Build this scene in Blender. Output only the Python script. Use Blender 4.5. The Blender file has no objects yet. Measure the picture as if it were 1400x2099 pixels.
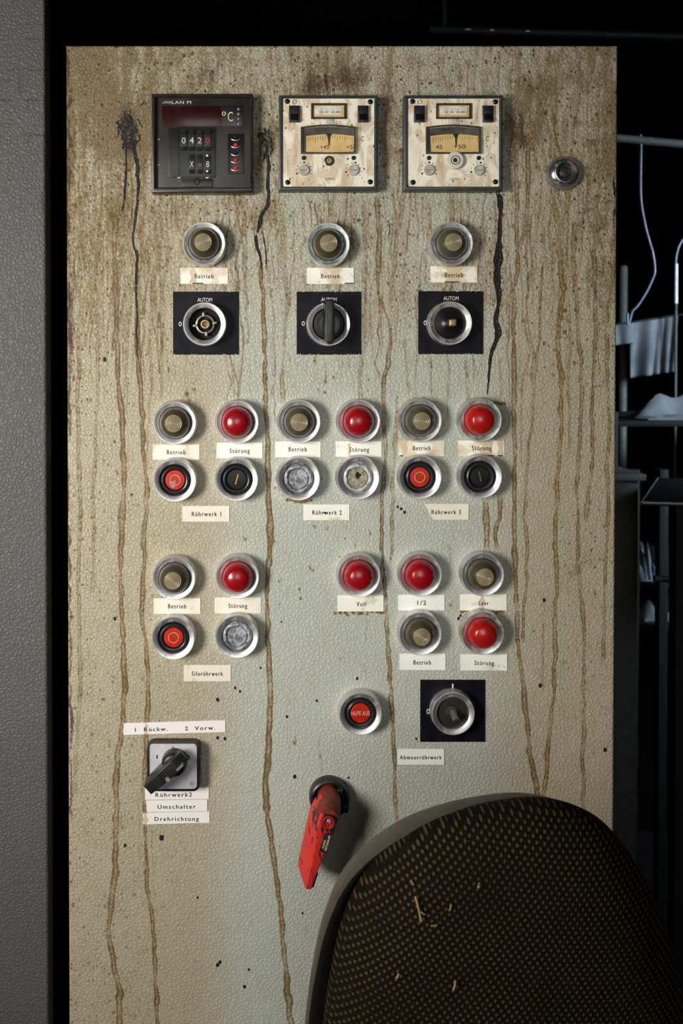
import bpy, bmesh, math, random
import numpy as np
from mathutils import Vector, Matrix

C = bpy.context.scene.collection
sc = bpy.context.scene
random.seed(4)
rng = np.random.default_rng(11)

# ------------------------------------------------------------------ camera
# the cabinet door is the plane y = 0; floor is z = 0; one photo pixel on the door is 0.5 mm
S = 0.0005
ZC = 1.40                      # height of the picture centre
F = 1800.0                     # focal length in pixels
D = 0.90                       # camera distance from the door
PX0, PY0 = 560.0, 775.0        # principal point
TILT = 0.0139
cam_loc = Vector(((560 - 700) * S, -D, ZC + (1049.5 - 750) * S))
cd = bpy.data.cameras.new('camera')
cam = bpy.data.objects.new('camera', cd)
C.objects.link(cam)
cam.location = cam_loc
cam.rotation_euler = (math.pi / 2 - TILT, 0, 0)
cd.sensor_width = 36.0
cd.lens = F / 2099 * 36.0
cd.shift_x = (700 - PX0) / 2099
cd.shift_y = (PY0 - 1049.5) / 2099
cd.clip_start = 0.02
cd.dof.use_dof = True
cd.dof.focus_distance = D
cd.dof.aperture_fstop = 9.0
sc.camera = cam
fw = Vector((0, math.cos(TILT), -math.sin(TILT)))
up = Vector((0, math.sin(TILT), math.cos(TILT)))


def P(px, py, h=0.0):
    """point at distance h in front of the door plane seen at photo pixel px, py"""
    d = fw + Vector((1, 0, 0)) * ((px - PX0) / F) + up * (-(py - PY0) / F)
    t = (-h - cam_loc.y) / d.y
    return cam_loc + d * t


def to_px(x, y, z):
    X = x - cam_loc.x
    Y = y - cam_loc.y
    Z = z - cam_loc.z
    dep = Y * fw.y + Z * fw.z
    return PX0 + F * X / dep, PY0 - F * (Y * up.y + Z * up.z) / dep


# ------------------------------------------------------------------ light
sc.view_settings.view_transform = 'Standard'
sc.view_settings.look = 'None'
sc.view_settings.gamma = 1.0
sc.view_settings.exposure = 0.10
w = bpy.data.worlds.new('world')
sc.world = w
w.use_nodes = True
w.node_tree.nodes['Background'].inputs[0].default_value = (0.75, 0.8, 0.9, 1)
w.node_tree.nodes['Background'].inputs[1].default_value = 0.012


def area(name, loc, target, size, energy, color, size_y=None):
    l = bpy.data.lights.new(name, 'AREA')
    l.size = size
    if size_y:
        l.shape = 'RECTANGLE'
        l.size_y = size_y
    l.energy = energy
    l.color = color
    o = bpy.data.objects.new(name, l)
    C.objects.link(o)
    o.location = loc
    o.rotation_euler = (Vector(target) - Vector(loc)).to_track_quat('-Z', 'Y').to_euler()
    return o


key = area('window_light', (-0.98, -1.00, 1.52), (-0.13, 0.0, 1.47), 0.36, 6.6, (1.0, 0.955, 0.88), 0.5)
key.data.spread = math.radians(105)
area('doorway_light', (-0.1, -2.6, 1.75), (-0.05, 0.0, 1.35), 1.1, 2.0, (0.97, 0.96, 0.92), 1.0).data.spread = math.radians(70)  # unseen fill added behind the camera to lift the shadows
area('far_window_light', (1.9, 0.15, 1.95), (0.95, 1.35, 1.42), 0.4, 11.5, (0.70, 0.85, 1.0), 0.4).data.spread = math.radians(80)  # unseen lamp added to brighten the things in the hall

# ------------------------------------------------------------------ materials


class N:
    def __init__(s, name):
        s.m = bpy.data.materials.new(name)
        s.m.use_nodes = True
        s.t = s.m.node_tree
        s.b = s.t.nodes['Principled BSDF']
        s.co = s.t.nodes.new('ShaderNodeTexCoord').outputs['Object']

    def n(s, kind, **kw):
        x = s.t.nodes.new(kind)
        for k, v in kw.items():
            setattr(x, k, v)
        return x

    def set(s, sock, v):
        if isinstance(v, (int, float)):
            sock.default_value = v
        elif isinstance(v, tuple):
            sock.default_value = v if len(v) == 4 or sock.type == 'VECTOR' else v + (1,)
        else:
            s.t.links.new(v, sock)

    def math(s, op, a, b=0.0, c=0.0, clamp=False):
        x = s.n('ShaderNodeMath', operation=op, use_clamp=clamp)
        s.set(x.inputs[0], a)
        s.set(x.inputs[1], b)
        s.set(x.inputs[2], c)
        return x.outputs[0]

    def ramp(s, v, a, b, o0=0.0, o1=1.0, smooth=False):
        x = s.n('ShaderNodeMapRange')
        if smooth:
            x.interpolation_type = 'SMOOTHSTEP'
        s.set(x.inputs['Value'], v)
        for k, q in zip(('From Min', 'From Max', 'To Min', 'To Max'), (a, b, o0, o1)):
            s.set(x.inputs[k], q)
        return x.outputs[0]

    def mix(s, f, a, b, blend='MIX'):
        x = s.n('ShaderNodeMix', data_type='RGBA', blend_type=blend)
        s.set(x.inputs[0], f)
        s.set(x.inputs[6], a)
        s.set(x.inputs[7], b)
        return x.outputs[2]

    def scale(s, v=(1, 1, 1), off=(0, 0, 0), src=None):
        x = s.n('ShaderNodeMapping')
        s.set(x.inputs[0], src or s.co)
        x.inputs['Scale'].default_value = v
        x.inputs['Location'].default_value = off
        return x.outputs[0]

    def noise(s, sc_=10, det=3, rough=0.5, vec=None, dist=0.0, color=False):
        x = s.n('ShaderNodeTexNoise')
        s.set(x.inputs['Vector'], vec or s.co)
        x.inputs['Scale'].default_value = sc_
        x.inputs['Detail'].default_value = det
        x.inputs['Roughness'].default_value = rough
        x.inputs['Distortion'].default_value = dist
        return x.outputs['Color' if color else 'Fac']

    def vor(s, sc_=10, feature='F1', vec=None, out='Distance'):
        x = s.n('ShaderNodeTexVoronoi', feature=feature)
        s.set(x.inputs['Vector'], vec or s.co)
        x.inputs['Scale'].default_value = sc_
        return x.outputs[out]

    def attr(s, name):
        x = s.n('ShaderNodeAttribute')
        x.attribute_name = name
        return x.outputs['Fac']

    def bump(s, h, dist, strength=1.0, prev=None):
        x = s.n('ShaderNodeBump')
        x.inputs['Strength'].default_value = strength
        x.inputs['Distance'].default_value = dist
        s.set(x.inputs['Height'], h)
        if prev:
            s.set(x.inputs['Normal'], prev)
        return x.outputs[0]

    def out(s, color=None, rough=None, metal=None, normal=None, spec=None, coat=None):
        for k, v in (('Base Color', color), ('Roughness', rough), ('Metallic', metal), ('Normal', normal),
                     ('Specular IOR Level', spec), ('Coat Weight', coat)):
            if v is not None:
                s.set(s.b.inputs[k], v)
        return s.m


def plain(name, col, rough=0.5, metal=0.0, spec=0.5, var=0.15, vscale=120, bump=0.0, coat=None):
    n = N(name)
    f = n.noise(vscale, 4)
    c2 = tuple(max(0, c * (1 - var * 2)) for c in col)
    c3 = tuple(min(1, c * (1 + var)) for c in col)
    color = n.mix(n.ramp(f, 0.3, 0.7), c2, c3)
    r = n.ramp(n.noise(vscale * .6, 3), 0.2, 0.8, rough * .8, min(1, rough * 1.25))
    nm = n.bump(f, bump) if bump else None
    return n.out(color, r, metal, nm, spec, coat)


def hammer(n, k=1.0):
    """hammered enamel relief; returns height, groove distance"""
    wob = n.noise(160, 2, color=True)
    v = n.n('ShaderNodeVectorMath', operation='MULTIPLY_ADD')
    n.set(v.inputs[0], wob)
    n.set(v.inputs[1], (0.0042, 0.0042, 0.0042))
    n.set(v.inputs[2], n.co)
    vv = v.outputs[0]
    d = n.vor(245, 'DISTANCE_TO_EDGE', vv)
    hgt = n.ramp(d, 0.0, 0.28, 0, 1, True)
    fine = n.noise(420, 3)
    h = n.math('MULTIPLY_ADD', fine, 0.55, hgt)
    return h, d


def door_material():
    n = N('hammered_grey_enamel_stained')
    h, d = hammer(n)
    film_and_light, drip, gold, tar, soot = (n.attr(k) for k in ('film', 'drip', 'gold', 'tar', 'soot'))
    grime_light_veil = n.attr('thin')  # tan veil: side light put into the colour, grime at the top
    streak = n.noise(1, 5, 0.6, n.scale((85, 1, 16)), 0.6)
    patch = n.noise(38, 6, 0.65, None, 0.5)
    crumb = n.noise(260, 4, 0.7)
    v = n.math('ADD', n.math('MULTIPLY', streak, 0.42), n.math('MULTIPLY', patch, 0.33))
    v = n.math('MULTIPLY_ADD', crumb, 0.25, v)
    v = n.math('ADD', n.math('MULTIPLY', n.math('SUBTRACT', v, 0.5), 2.6), n.math('SUBTRACT', film_and_light, 0.5))
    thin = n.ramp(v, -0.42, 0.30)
    thin = n.math('MAXIMUM', thin, n.math('MULTIPLY', grime_light_veil, n.ramp(patch, .3, .7, .8, 1.1)))
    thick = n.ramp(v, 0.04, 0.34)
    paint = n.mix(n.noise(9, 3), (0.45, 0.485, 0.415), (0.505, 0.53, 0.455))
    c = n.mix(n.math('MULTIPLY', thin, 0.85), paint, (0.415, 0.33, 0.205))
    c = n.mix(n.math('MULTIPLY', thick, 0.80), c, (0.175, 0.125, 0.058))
    # dirt in the grooves of the enamel
    gro = n.ramp(d, 0.0, 0.11, 1, 0)
    patchy = n.ramp(n.noise(55, 3), 0.36, 0.6)
    gw = n.math('MULTIPLY', gro, n.math('MULTIPLY_ADD', film_and_light, 0.95, 0.24))
    gw = n.math('MULTIPLY', gw, n.math('MULTIPLY_ADD', patchy, 0.75, 0.25), clamp=True)
    c = n.mix(n.math('MULTIPLY', gw, 0.85), c, (0.10, 0.075, 0.04))
    # specks
    for sc_, lo, rad in ((95, 0.20, 0.20), (230, 0.25, 0.33), (33, 0.66, 0.09)):
        vv = n.scale((1, 1, 0.8), (sc_ * .01, 0, 0))
        dd = n.vor(sc_, 'F1', vv)
        cc = n.n('ShaderNodeSeparateColor')
        n.set(cc.inputs[0], n.vor(sc_, 'F1', vv, 'Color'))
        r = n.ramp(cc.outputs[0], lo, 1.0, 0.0, rad)
        sp = n.math('MULTIPLY', n.ramp(n.math('SUBTRACT', dd, r), -0.03, 0.02, 1, 0),
                    n.ramp(film_and_light, 0.06, 0.5, 0.0 if sc_ != 33 else 0.6, 1.0))
        sp = n.math('MULTIPLY', sp, n.ramp(cc.outputs[0], lo, lo + .02))
        c = n.mix(n.math('MULTIPLY', sp, 0.86), c, (0.05, 0.034, 0.018))
    # runs
    brk = n.math('MULTIPLY_ADD', crumb, 0.75, n.math('MULTIPLY', n.noise(90, 4), 0.5))
    brk = n.math('SUBTRACT', brk, 0.62)
    edge = n.ramp(drip, 0.40, 0.85)
    gcol = n.mix(gold, n.mix(edge, (0.26, 0.175, 0.075), (0.115, 0.064, 0.017)), n.mix(edge, (0.33, 0.20, 0.055), (0.17, 0.088, 0.012)))
    gcol = n.mix(n.ramp(crumb, 0.44, 0.62, 0, 0.7), gcol, (0.062, 0.035, 0.010))
    dr = n.ramp(n.math('ADD', drip, n.math('MULTIPLY', brk, n.ramp(drip, 0.0, 0.3, 0, 1.2))), 0.08, 0.68)
    c = n.mix(n.math('MULTIPLY', dr, 0.9), c, gcol)
    so = n.ramp(n.math('ADD', soot, n.math('MULTIPLY', n.math('ADD', n.math('SUBTRACT', streak, 0.5), brk), n.ramp(soot, 0, .3, 0, 1.6))), 0.15, 0.85)
    c = n.mix(n.math('MULTIPLY', so, 0.88), c, (0.052, 0.037, 0.021))
    tr = n.ramp(n.math('ADD', tar, n.math('MULTIPLY', brk, n.ramp(tar, 0, .3, 0, .8))), 0.20, 0.46)
    c = n.mix(tr, c, (0.014, 0.011, 0.009))
    hh = n.math('MULTIPLY_ADD', drip, -0.35, h)
    b1 = n.bump(hh, 0.00034, 0.85)
    b2 = n.bump(n.math('ADD', n.math('MULTIPLY', tar, 0.9), n.math('MULTIPLY', n.math('MULTIPLY', crumb, thick), 0.7)), 0.0007, 0.9, b1)
    rg = n.ramp(n.math('ADD', thick, dr), 0, 1, 0.46, 0.62)
    return n.out(c, rg, 0.0, b2, 0.36)


def shaded_door_material():
    n = N('dark_grey_hammered_enamel')
    h, d = hammer(n)
    c = n.mix(n.noise(8, 4), (0.082, 0.080, 0.082), (0.105, 0.102, 0.103))  # enamel darkened to paint in the weaker light on this front
    c = n.mix(n.ramp(n.noise(1, 4, .6, n.scale((60, 1, 6))), 0.55, 0.75, 0, .3), c, (0.08, 0.07, 0.05))
    m = n.attr('drip')
    c = n.mix(n.math('MULTIPLY', m, 0.75), c, (0.045, 0.04, 0.024))
    c = n.mix(n.math('MULTIPLY', n.ramp(d, 0, .07, 1, 0), .3), c, (0.05, 0.048, 0.046))
    return n.out(c, 0.5, 0, n.bump(h, 0.0006, 0.6), 0.35)


def satin(name, col=(0.76, 0.75, 0.77), rough=0.40, dirt=0.15, dcol=(0.16, 0.13, 0.08)):
    n = N(name)
    f = n.ramp(n.noise(110, 5, .6), 0.62 - dirt * .5, 0.80)
    c = n.mix(n.math('MULTIPLY', f, 0.75), col, dcol)
    f2 = n.ramp(n.noise(600, 2), .55, .75)
    c = n.mix(n.math('MULTIPLY', f2, 0.25), c, (0.3, 0.3, 0.31))
    return n.out(c, n.ramp(f, 0, 1, rough, 0.65), n.ramp(f, 0, 1, 0.92, 0.2), n.bump(n.noise(500, 3), 0.00004), 0.5)


def sticker_mat(name, amount, col=(0.91, 0.93, 0.85)):
    n = N(name)
    st = n.attr('stain')
    oi = n.n('ShaderNodeObjectInfo')
    vv = n.n('ShaderNodeVectorMath', operation='ADD')
    n.set(vv.inputs[0], n.co)
    n.set(vv.inputs[1], oi.outputs['Location'])
    v = n.math('ADD', n.noise(48, 5, .6, vv.outputs[0]), n.math('MULTIPLY_ADD', st, 0.45, amount - 1.0))
    f = n.ramp(v, -0.24, -0.10)
    edge = n.ramp(n.math('ABSOLUTE', n.math('SUBTRACT', v, -0.20)), 0.0, 0.022, 1, 0)
    c = n.mix(n.math('MULTIPLY', f, 0.70), col, (0.52, 0.36, 0.19))
    c = n.mix(n.math('MULTIPLY', edge, 0.22), c, (0.34, 0.18, 0.07))
    sp = n.vor(210, 'F1')
    c = n.mix(n.ramp(n.math('ADD', sp, 1.0 - amount), 0.60, 0.56, 0, 0.8), c, (0.08, 0.05, 0.02))
    c = n.mix(n.ramp(n.attr('burn'), .3, .7), c, (0.05, 0.025, 0.012))
    return n.out(c, 0.42, 0, n.bump(n.noise(160, 3), 0.00008), 0.45)


def face_mat(name, amount, seed):
    n = N(name)
    blot = n.noise(52, 6, .62, n.scale((1, 1, .55), (seed, 0, seed)), 1.2)
    c = n.mix(n.ramp(blot, .42, .64), (0.93, 0.89, 0.75), (0.62, 0.48, 0.30))
    e = n.ramp(n.math('ABSOLUTE', n.math('SUBTRACT', blot, 0.52)), 0, .012, 1, 0)
    c = n.mix(n.math('MULTIPLY', e, .6 * amount), c, (0.30, 0.17, 0.07))
    dr = n.ramp(n.noise(1, 4, .6, n.scale((170, 1, 16), (seed, 0, 0)), .5), .56, .66)
    dr = n.math('MULTIPLY', dr, n.ramp(n.noise(28, 3, .5, n.scale((1, 1, 1), (0, 0, seed))), .45, .6))
    c = n.mix(n.math('MULTIPLY', dr, .72 * amount), c, (0.27, 0.16, 0.07))
    sp = n.vor(150, 'F1', n.scale((1, 1, .7), (seed * 2, 0, 0)))
    c = n.mix(n.ramp(sp, .17, .11, 0, .9 * amount), c, (0.06, 0.035, 0.015))
    return n.out(c, 0.4, 0, n.bump(blot, 0.0003), 0.45)


def lever_mat():
    n = N('chipped_red_lever_paint')
    mp = n.n('ShaderNodeMapping')
    n.set(mp.inputs[0], n.co)
    mp.inputs['Rotation'].default_value = (0, math.radians(15), 0)
    sep = n.n('ShaderNodeSeparateXYZ')
    n.set(sep.inputs[0], mp.outputs[0])
    f = n.noise(1, 5, .6, n.scale((190, 70, 34), (0.3, 0, 0.1), mp.outputs[0]), 1.2)
    across = n.ramp(sep.outputs[0], -0.012, 0.010, -.12, .10)
    k = n.ramp(n.math('ADD', f, across), .475, .49)
    c = n.mix(n.noise(40, 2), (0.66, 0.016, 0.010), (0.58, 0.05, 0.04))
    c = n.mix(n.math('MULTIPLY', n.ramp(n.noise(60, 4), .55, .7), .5), c, (0.35, 0.05, 0.06))
    c = n.mix(k, c, (0.014, 0.011, 0.020))
    return n.out(c, 0.42, 0, n.bump(k, 0.0003), 0.4)


def weave_mat():
    n = N('brown_woven_fabric')
    sep = n.n('ShaderNodeSeparateXYZ')
    wob = n.noise(12, 2, color=True)
    v = n.n('ShaderNodeVectorMath', operation='MULTIPLY_ADD')
    n.set(v.inputs[0], wob)
    n.set(v.inputs[1], (0.003, 0.0, 0.003))
    n.set(v.inputs[2], n.co)
    r = n.n('ShaderNodeMapping')
    n.set(r.inputs[0], v.outputs[0])
    r.inputs['Rotation'].default_value = (0, math.radians(-9), 0)
    n.set(sep.inputs[0], r.outputs[0])
    a = n.math('MULTIPLY', sep.outputs[0], 2 * math.pi / 0.0055)
    b = n.math('MULTIPLY', sep.outputs[2], 2 * math.pi / 0.0066)
    s = n.math('MULTIPLY', n.math('SINE', a), n.math('SINE', b))
    k = n.ramp(s, 0.12, 0.75, 0, 1, True)
    vary = n.ramp(n.noise(25, 3), .3, .7, .55, 1.1)
    c = n.mix(n.math('MULTIPLY', k, vary), (0.0045, 0.003, 0.0015), (0.085, 0.058, 0.024))
    c = n.mix(n.ramp(n.noise(900, 3), .62, .75, 0, .2), c, (0.2, 0.15, 0.09))
    return n.out(c, 0.9, 0, n.bump(k, 0.0012), 0.12)


def wax_mat(name, a, b):
    n = N(name)
    f = n.noise(130, 6, .7, None, 1.5)
    c = n.mix(n.ramp(f, .40, .62), a, b)
    c = n.mix(n.ramp(n.noise(60, 3, .5, None, 2.0), .60, .66, 0, .7), c, (0.03, 0.035, 0.04))
    return n.out(c, 0.28, 0, n.bump(f, 0.0006), 0.6)


def lens_mat(name, col, core=None):
    n = N(name)
    n.b.inputs['IOR'].default_value = 1.49
    n.b.inputs['Coat Weight'].default_value = 0.35
    n.b.inputs['Coat Roughness'].default_value = 0.2
    f = n.noise(150, 4)
    c = n.mix(n.ramp(f, .35, .7), col, tuple(x * .75 for x in col))
    return n.out(c, n.ramp(f, .3, .7, .20, .32), 0, None, 0.5)


M = dict(
    door=door_material(), door2=shaded_door_material(),
    satin=satin('satin_aluminium'), satin_dirty=satin('tarnished_aluminium', (0.70, 0.70, 0.69), 0.36, 0.38, (0.17, 0.15, 0.10)),
    satin_green=satin('verdigris_aluminium', (0.68, 0.73, 0.70), 0.34, 0.42, (0.30, 0.40, 0.33)),
    chrome=satin('dull_chrome', (0.42, 0.43, 0.45), 0.22, 0.25),
    brass=satin('old_brass', (0.45, 0.33, 0.15), 0.34, 0.45, (0.10, 0.07, 0.03)),
    steel=satin('grey_steel', (0.28, 0.27, 0.25), 0.38, 0.4),
    black=plain('black_plastic', (0.014, 0.014, 0.015), 0.38, bump=0.00005),
    blackgloss=plain('glossy_black_plastic', (0.009, 0.009, 0.010), 0.3, spec=.35),
    plate=plain('black_engraved_plate', (0.007, 0.0065, 0.011), 0.45, var=.3, vscale=60, spec=.14),
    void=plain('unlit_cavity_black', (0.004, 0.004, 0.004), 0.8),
    rubber=plain('black_rubber', (0.02, 0.021, 0.024), 0.30, bump=0.0001),
    housing=plain('dark_brown_housing', (0.022, 0.018, 0.014), 0.36, var=.3, vscale=40, bump=0.0002),
    fascia=plain('smoked_fascia', (0.026, 0.023, 0.020), 0.36, var=.25, vscale=35, bump=0.0002),
    keypad=plain('black_keypad', (0.010, 0.012, 0.012), 0.35),
    display=plain('dark_red_display', (0.030, 0.006, 0.005), 0.22, spec=.3),
    frame=plain('slate_meter_frame', (0.040, 0.048, 0.046), 0.4, var=.2, vscale=70),
    face1=face_mat('stained_cream_face', 1.0, 3.1), face2=face_mat('cream_face', 0.85, 7.7),
    glassframe=plain('brown_window_frame', (0.06, 0.045, 0.028), 0.3, var=.3, vscale=90),
    dial=plain('yellowed_dial', (0.74, 0.52, 0.21), 0.4, var=.12, vscale=60),
    dialwhite=plain('white_dial', (0.80, 0.78, 0.70), 0.4, var=.1),
    dialgrey=plain('grimy_dial_band', (0.09, 0.08, 0.06), 0.4, var=.4, vscale=50),
    knobgrey=plain('clouded_grey_knob', (0.50, 0.49, 0.42), 0.4, var=.2, vscale=200),
    knobwhite=plain('ivory_knob', (0.72, 0.69, 0.58), 0.35, var=.1),
    ink=plain('black_ink', (0.015, 0.014, 0.016), 0.5), white=plain('white_lettering', (0.75, 0.74, 0.70), 0.5),
    cream=plain('cream_lettering', (0.72, 0.60, 0.36), 0.5), redmark=plain('red_lettering', (0.42, 0.02, 0.015), 0.5),
    greymark=plain('grey_lettering', (0.20, 0.20, 0.19), 0.5), chip=plain('chipped_plate_edge', (0.75, 0.72, 0.62), 0.5),
    s0=sticker_mat('white_label_tape', 0.14), s1=sticker_mat('aged_label_tape', 0.20, (0.91, 0.91, 0.81)),
    s2=sticker_mat('stained_label_tape', 0.31, (0.92, 0.89, 0.77)), s3=sticker_mat('cream_label_tape', 0.16, (0.84, 0.79, 0.67)),
    sp=sticker_mat('printed_tape', 0.10, (0.90, 0.87, 0.84)),
    lensred=lens_mat('red_lens_plastic', (0.33, 0.003, 0.008)), lensred2=lens_mat('bright_red_lens_plastic', (0.43, 0.008, 0.007)),
    lenssmoke=lens_mat('smoky_clear_lens', (0.068, 0.056, 0.031)), lenssmoke2=lens_mat('smoky_grey_lens', (0.080, 0.072, 0.047)),
    lenscore=lens_mat('ringed_lens_tip', (0.30, 0.245, 0.145)),  # refracted light painted in as a paler tip
    redcap=plain('red_button_cap', (0.50, 0.014, 0.006), 0.4, var=.12, vscale=150), goldmark=plain('gold_engraving', (0.75, 0.40, 0.05), 0.4),
    wax=wax_mat('scuffed_grey_membrane', (0.11, 0.12, 0.13), (0.50, 0.53, 0.56)), wax2=wax_mat('pale_scuffed_membrane', (0.32, 0.34, 0.34), (0.66, 0.68, 0.68)),
    scuff=plain('pinkish_scuff', (0.50, 0.22, 0.20), 0.5, var=.3, vscale=300),
    faintgold=plain('worn_gold_engraving', (0.16, 0.12, 0.05), 0.5),
    beige=plain('crusted_beige_cap', (0.36, 0.34, 0.24), 0.7, var=.35, vscale=260, bump=0.0004),
    silverface=plain('silver_switch_face', (0.55, 0.54, 0.58), 0.42, 0.15, var=.06),
    lever=lever_mat(), hub=plain('dull_red_hub', (0.23, 0.035, 0.022), 0.5, var=.25),
    shell=plain('grey_brown_plastic_shell', (0.060, 0.052, 0.043), 0.45, var=.1), weave=weave_mat(), straw=plain('dry_straw', (0.34, 0.22, 0.09), 0.6),
    dark=plain('sooty_wall', (0.004, 0.004, 0.004), 0.95, spec=.1), darkmetal=plain('dark_painted_steel', (0.005, 0.0055, 0.005), 0.6, spec=.25),  # wall: darkness of the unlit hall put into its colour
    cloth=plain('pale_cloth', (0.12, 0.135, 0.15), 0.85, var=.2, vscale=14), pipe=plain('white_pipe_paint', (0.9, 0.93, 0.9), 0.5),
    greypipe=plain('grey_green_pipe', (0.075, 0.08, 0.07), 0.6), hose=plain('translucent_hose', (0.22, 0.24, 0.34), 0.3), binmetal=plain('olive_box_paint', (0.02, 0.02, 0.014), 0.6),
)

# ------------------------------------------------------------------ mesh helpers
MM = 0.001


def link(name, me, m, parent=None, loc=None):
    o = bpy.data.objects.new(name, me)
    C.objects.link(o)
    if m:
        me.materials.append(m)
    if parent:
        o.parent = parent
    if loc:
        o.location = loc
    return o


def raw(name, verts, faces, m, parent=None, smooth=True, loc=None):
    me = bpy.data.meshes.new(name)
    me.from_pydata([tuple(v) for v in verts], [], faces)
    if smooth:
        me.shade_smooth()
    me.update()
    return link(name, me, m, parent, loc)


def bmo(name, bm, m, parent=None, smooth=False, loc=None, bevel=0, seg=2):
    if bevel:
        bmesh.ops.bevel(bm, geom=list(bm.edges), offset=bevel, segments=seg, affect='EDGES', profile=0.6, clamp_overlap=True)
    bmesh.ops.recalc_face_normals(bm, faces=list(bm.faces))
    me = bpy.data.meshes.new(name)
    bm.to_mesh(me)
    bm.free()
    if smooth:
        me.shade_smooth()
        me.set_sharp_from_angle(angle=math.radians(38))
    return link(name, me, m, parent, loc)


def add_box(bm, x0, x1, y0, y1, z0, z1):
    vs = [bm.verts.new((x, y, z)) for x in (x0, x1) for y in (y0, y1) for z in (z0, z1)]
    for f in ((0, 1, 3, 2), (4, 6, 7, 5), (0, 4, 5, 1), (2, 3, 7, 6), (0, 2, 6, 4), (1, 5, 7, 3)):
        bm.faces.new([vs[i] for i in f])
    return vs


def box(name, x0, x1, y0, y1, z0, z1, m, parent=None, bevel=0.0006, seg=2):
    bm = bmesh.new()
    add_box(bm, x0, x1, y0, y1, z0, z1)
    return bmo(name, bm, m, parent, True, None, bevel, seg)


def prism(name, pts, y0, y1, m, parent=None, bevel=0.0, smooth=True):
    """pts in (x,z); extruded from y0 (back) to y1 (front)"""
    bm = bmesh.new()
    a = [bm.verts.new((x, y0, z)) for x, z in pts]
    b = [bm.verts.new((x, y1, z)) for x, z in pts]
    n = len(pts)
    bm.faces.new(a)
    bm.faces.new(b[::-1])
    for i in range(n):
        bm.faces.new([a[i], b[i], b[(i + 1) % n], a[(i + 1) % n]])
    return bmo(name, bm, m, parent, smooth, None, bevel)


def rrect(w_, h_, r, n=6, cx=0, cz=0):
    out = []
    for sx, sz, a0 in ((1, 1, 0), (-1, 1, 90), (-1, -1, 180), (1, -1, 270)):
        for i in range(n + 1):
            a = math.radians(a0 + 90 * i / n)
            out.append((cx + sx * (w_ / 2 - r) + r * math.cos(a), cz + sz * (h_ / 2 - r) + r * math.sin(a)))
    return out


def lathe(name, prof, m, parent=None, seg=56, cx=0, cz=0, mod=None, closed=False):
    """profile of (radius, height in front of the door) in mm, spun about the y axis"""
    verts, faces = [], []
    n = len(prof)
    for j in range(seg):
        a = 2 * math.pi * j / seg
        for i, (r, h) in enumerate(prof):
            rr, hh = (r, h)
            if mod:
                rr, hh = mod(r, h, a)
            verts.append((cx + rr * MM * math.cos(a), -hh * MM, cz + rr * MM * math.sin(a)))
    for j in range(seg):
        k = (j + 1) % seg
        for i in range(n - 1 if not closed else n):
            i2 = (i + 1) % n
            faces.append((j * n + i, j * n + i2, k * n + i2, k * n + i))
    bm = bmesh.new()
    vs = [bm.verts.new(v) for v in verts]
    for f in faces:
        bm.faces.new([vs[i] for i in f])
    bmesh.ops.remove_doubles(bm, verts=list(bm.verts), dist=1e-7)
    return bmo(name, bm, m, parent, True)


def tube(name, pts, r, m, parent=None, seg=10):
    pts = [Vector(p) for p in pts]
    rs = r if isinstance(r, (list, tuple)) else [r] * len(pts)
    bm = bmesh.new()
    rings = []
    for i, p in enumerate(pts):
        t = (pts[min(i + 1, len(pts) - 1)] - pts[max(i - 1, 0)]).normalized()
        a = t.orthogonal().normalized() if i == 0 else (prev - t * prev.dot(t)).normalized()
        prev = a
        b = t.cross(a)
        rings.append([bm.verts.new(p + (a * math.cos(2 * math.pi * k / seg) + b * math.sin(2 * math.pi * k / seg)) * rs[i]) for k in range(seg)])
    for i in range(len(rings) - 1):
        for k in range(seg):
            bm.faces.new([rings[i][k], rings[i][(k + 1) % seg], rings[i + 1][(k + 1) % seg], rings[i + 1][k]])
    bm.faces.new(rings[0][::-1])
    bm.faces.new(rings[-1])
    return bmo(name, bm, m, parent, True)


_txt = {}


def text_geo(s, spacing=1.0):
    key = (s, spacing)
    if key in _txt:
        return _txt[key]
    cu = bpy.data.curves.new('t', 'FONT')
    cu.body = s
    cu.size = 1
    cu.space_character = spacing
    cu.resolution_u = 3
    o = bpy.data.objects.new('t', cu)
    C.objects.link(o)
    dg = bpy.context.evaluated_depsgraph_get()
    me = bpy.data.meshes.new_from_object(o.evaluated_get(dg))
    vs = [(v.co.x, v.co.y) for v in me.vertices]
    fs = [tuple(p.vertices) for p in me.polygons]
    bpy.data.objects.remove(o)
    bpy.data.curves.remove(cu)
    bpy.data.meshes.remove(me)
    _txt[key] = (vs, fs)
    return vs, fs


def text(name, s, w_, cap, cx, cz, h, m, parent=None, rot=0.0, spacing=1.15, thick=0.00012, bold=0.0):
    """w_ = total width, cap = capital height (metres), h = height of the carrying surface"""
    vs, fs = text_geo(s, spacing)
    x0, x1 = min(v[0] for v in vs), max(v[0] for v in vs)
    k = w_ / (x1 - x0)
    kz = cap / 0.729
    ca, sa = math.cos(rot), math.sin(rot)
    n = len(vs)
    out = []
    for lay in (h + thick, h - thick):
        for x, y in vs:
            X = (x - (x0 + x1) / 2) * k
            Z = y * kz - cap / 2
            out.append((cx + X * ca - Z * sa, -lay, cz + X * sa + Z * ca))
    # front faces plus rim
    faces = list(fs)
    cnt = {}
    for f in fs:
        for a, b in zip(f, f[1:] + f[:1]):
            cnt[(a, b)] = 1
    for (a, b) in cnt:
        if (b, a) not in cnt:
            faces.append((b, a, a + n, b + n))
    return raw(name, out, faces, m, parent, False)


def tag(o, label, cat, group=None):
    o['label'] = label
    o['category'] = cat
    if group:
        o['group'] = group
    return o


def thing(name, loc, label, cat, group=None):
    o = bpy.data.objects.new(name, None)
    o.empty_display_size = 0.02
    C.objects.link(o)
    o.location = loc
    return tag(o, label, cat, group)


def struct(o):
    o['kind'] = 'structure'
    return o


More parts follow.
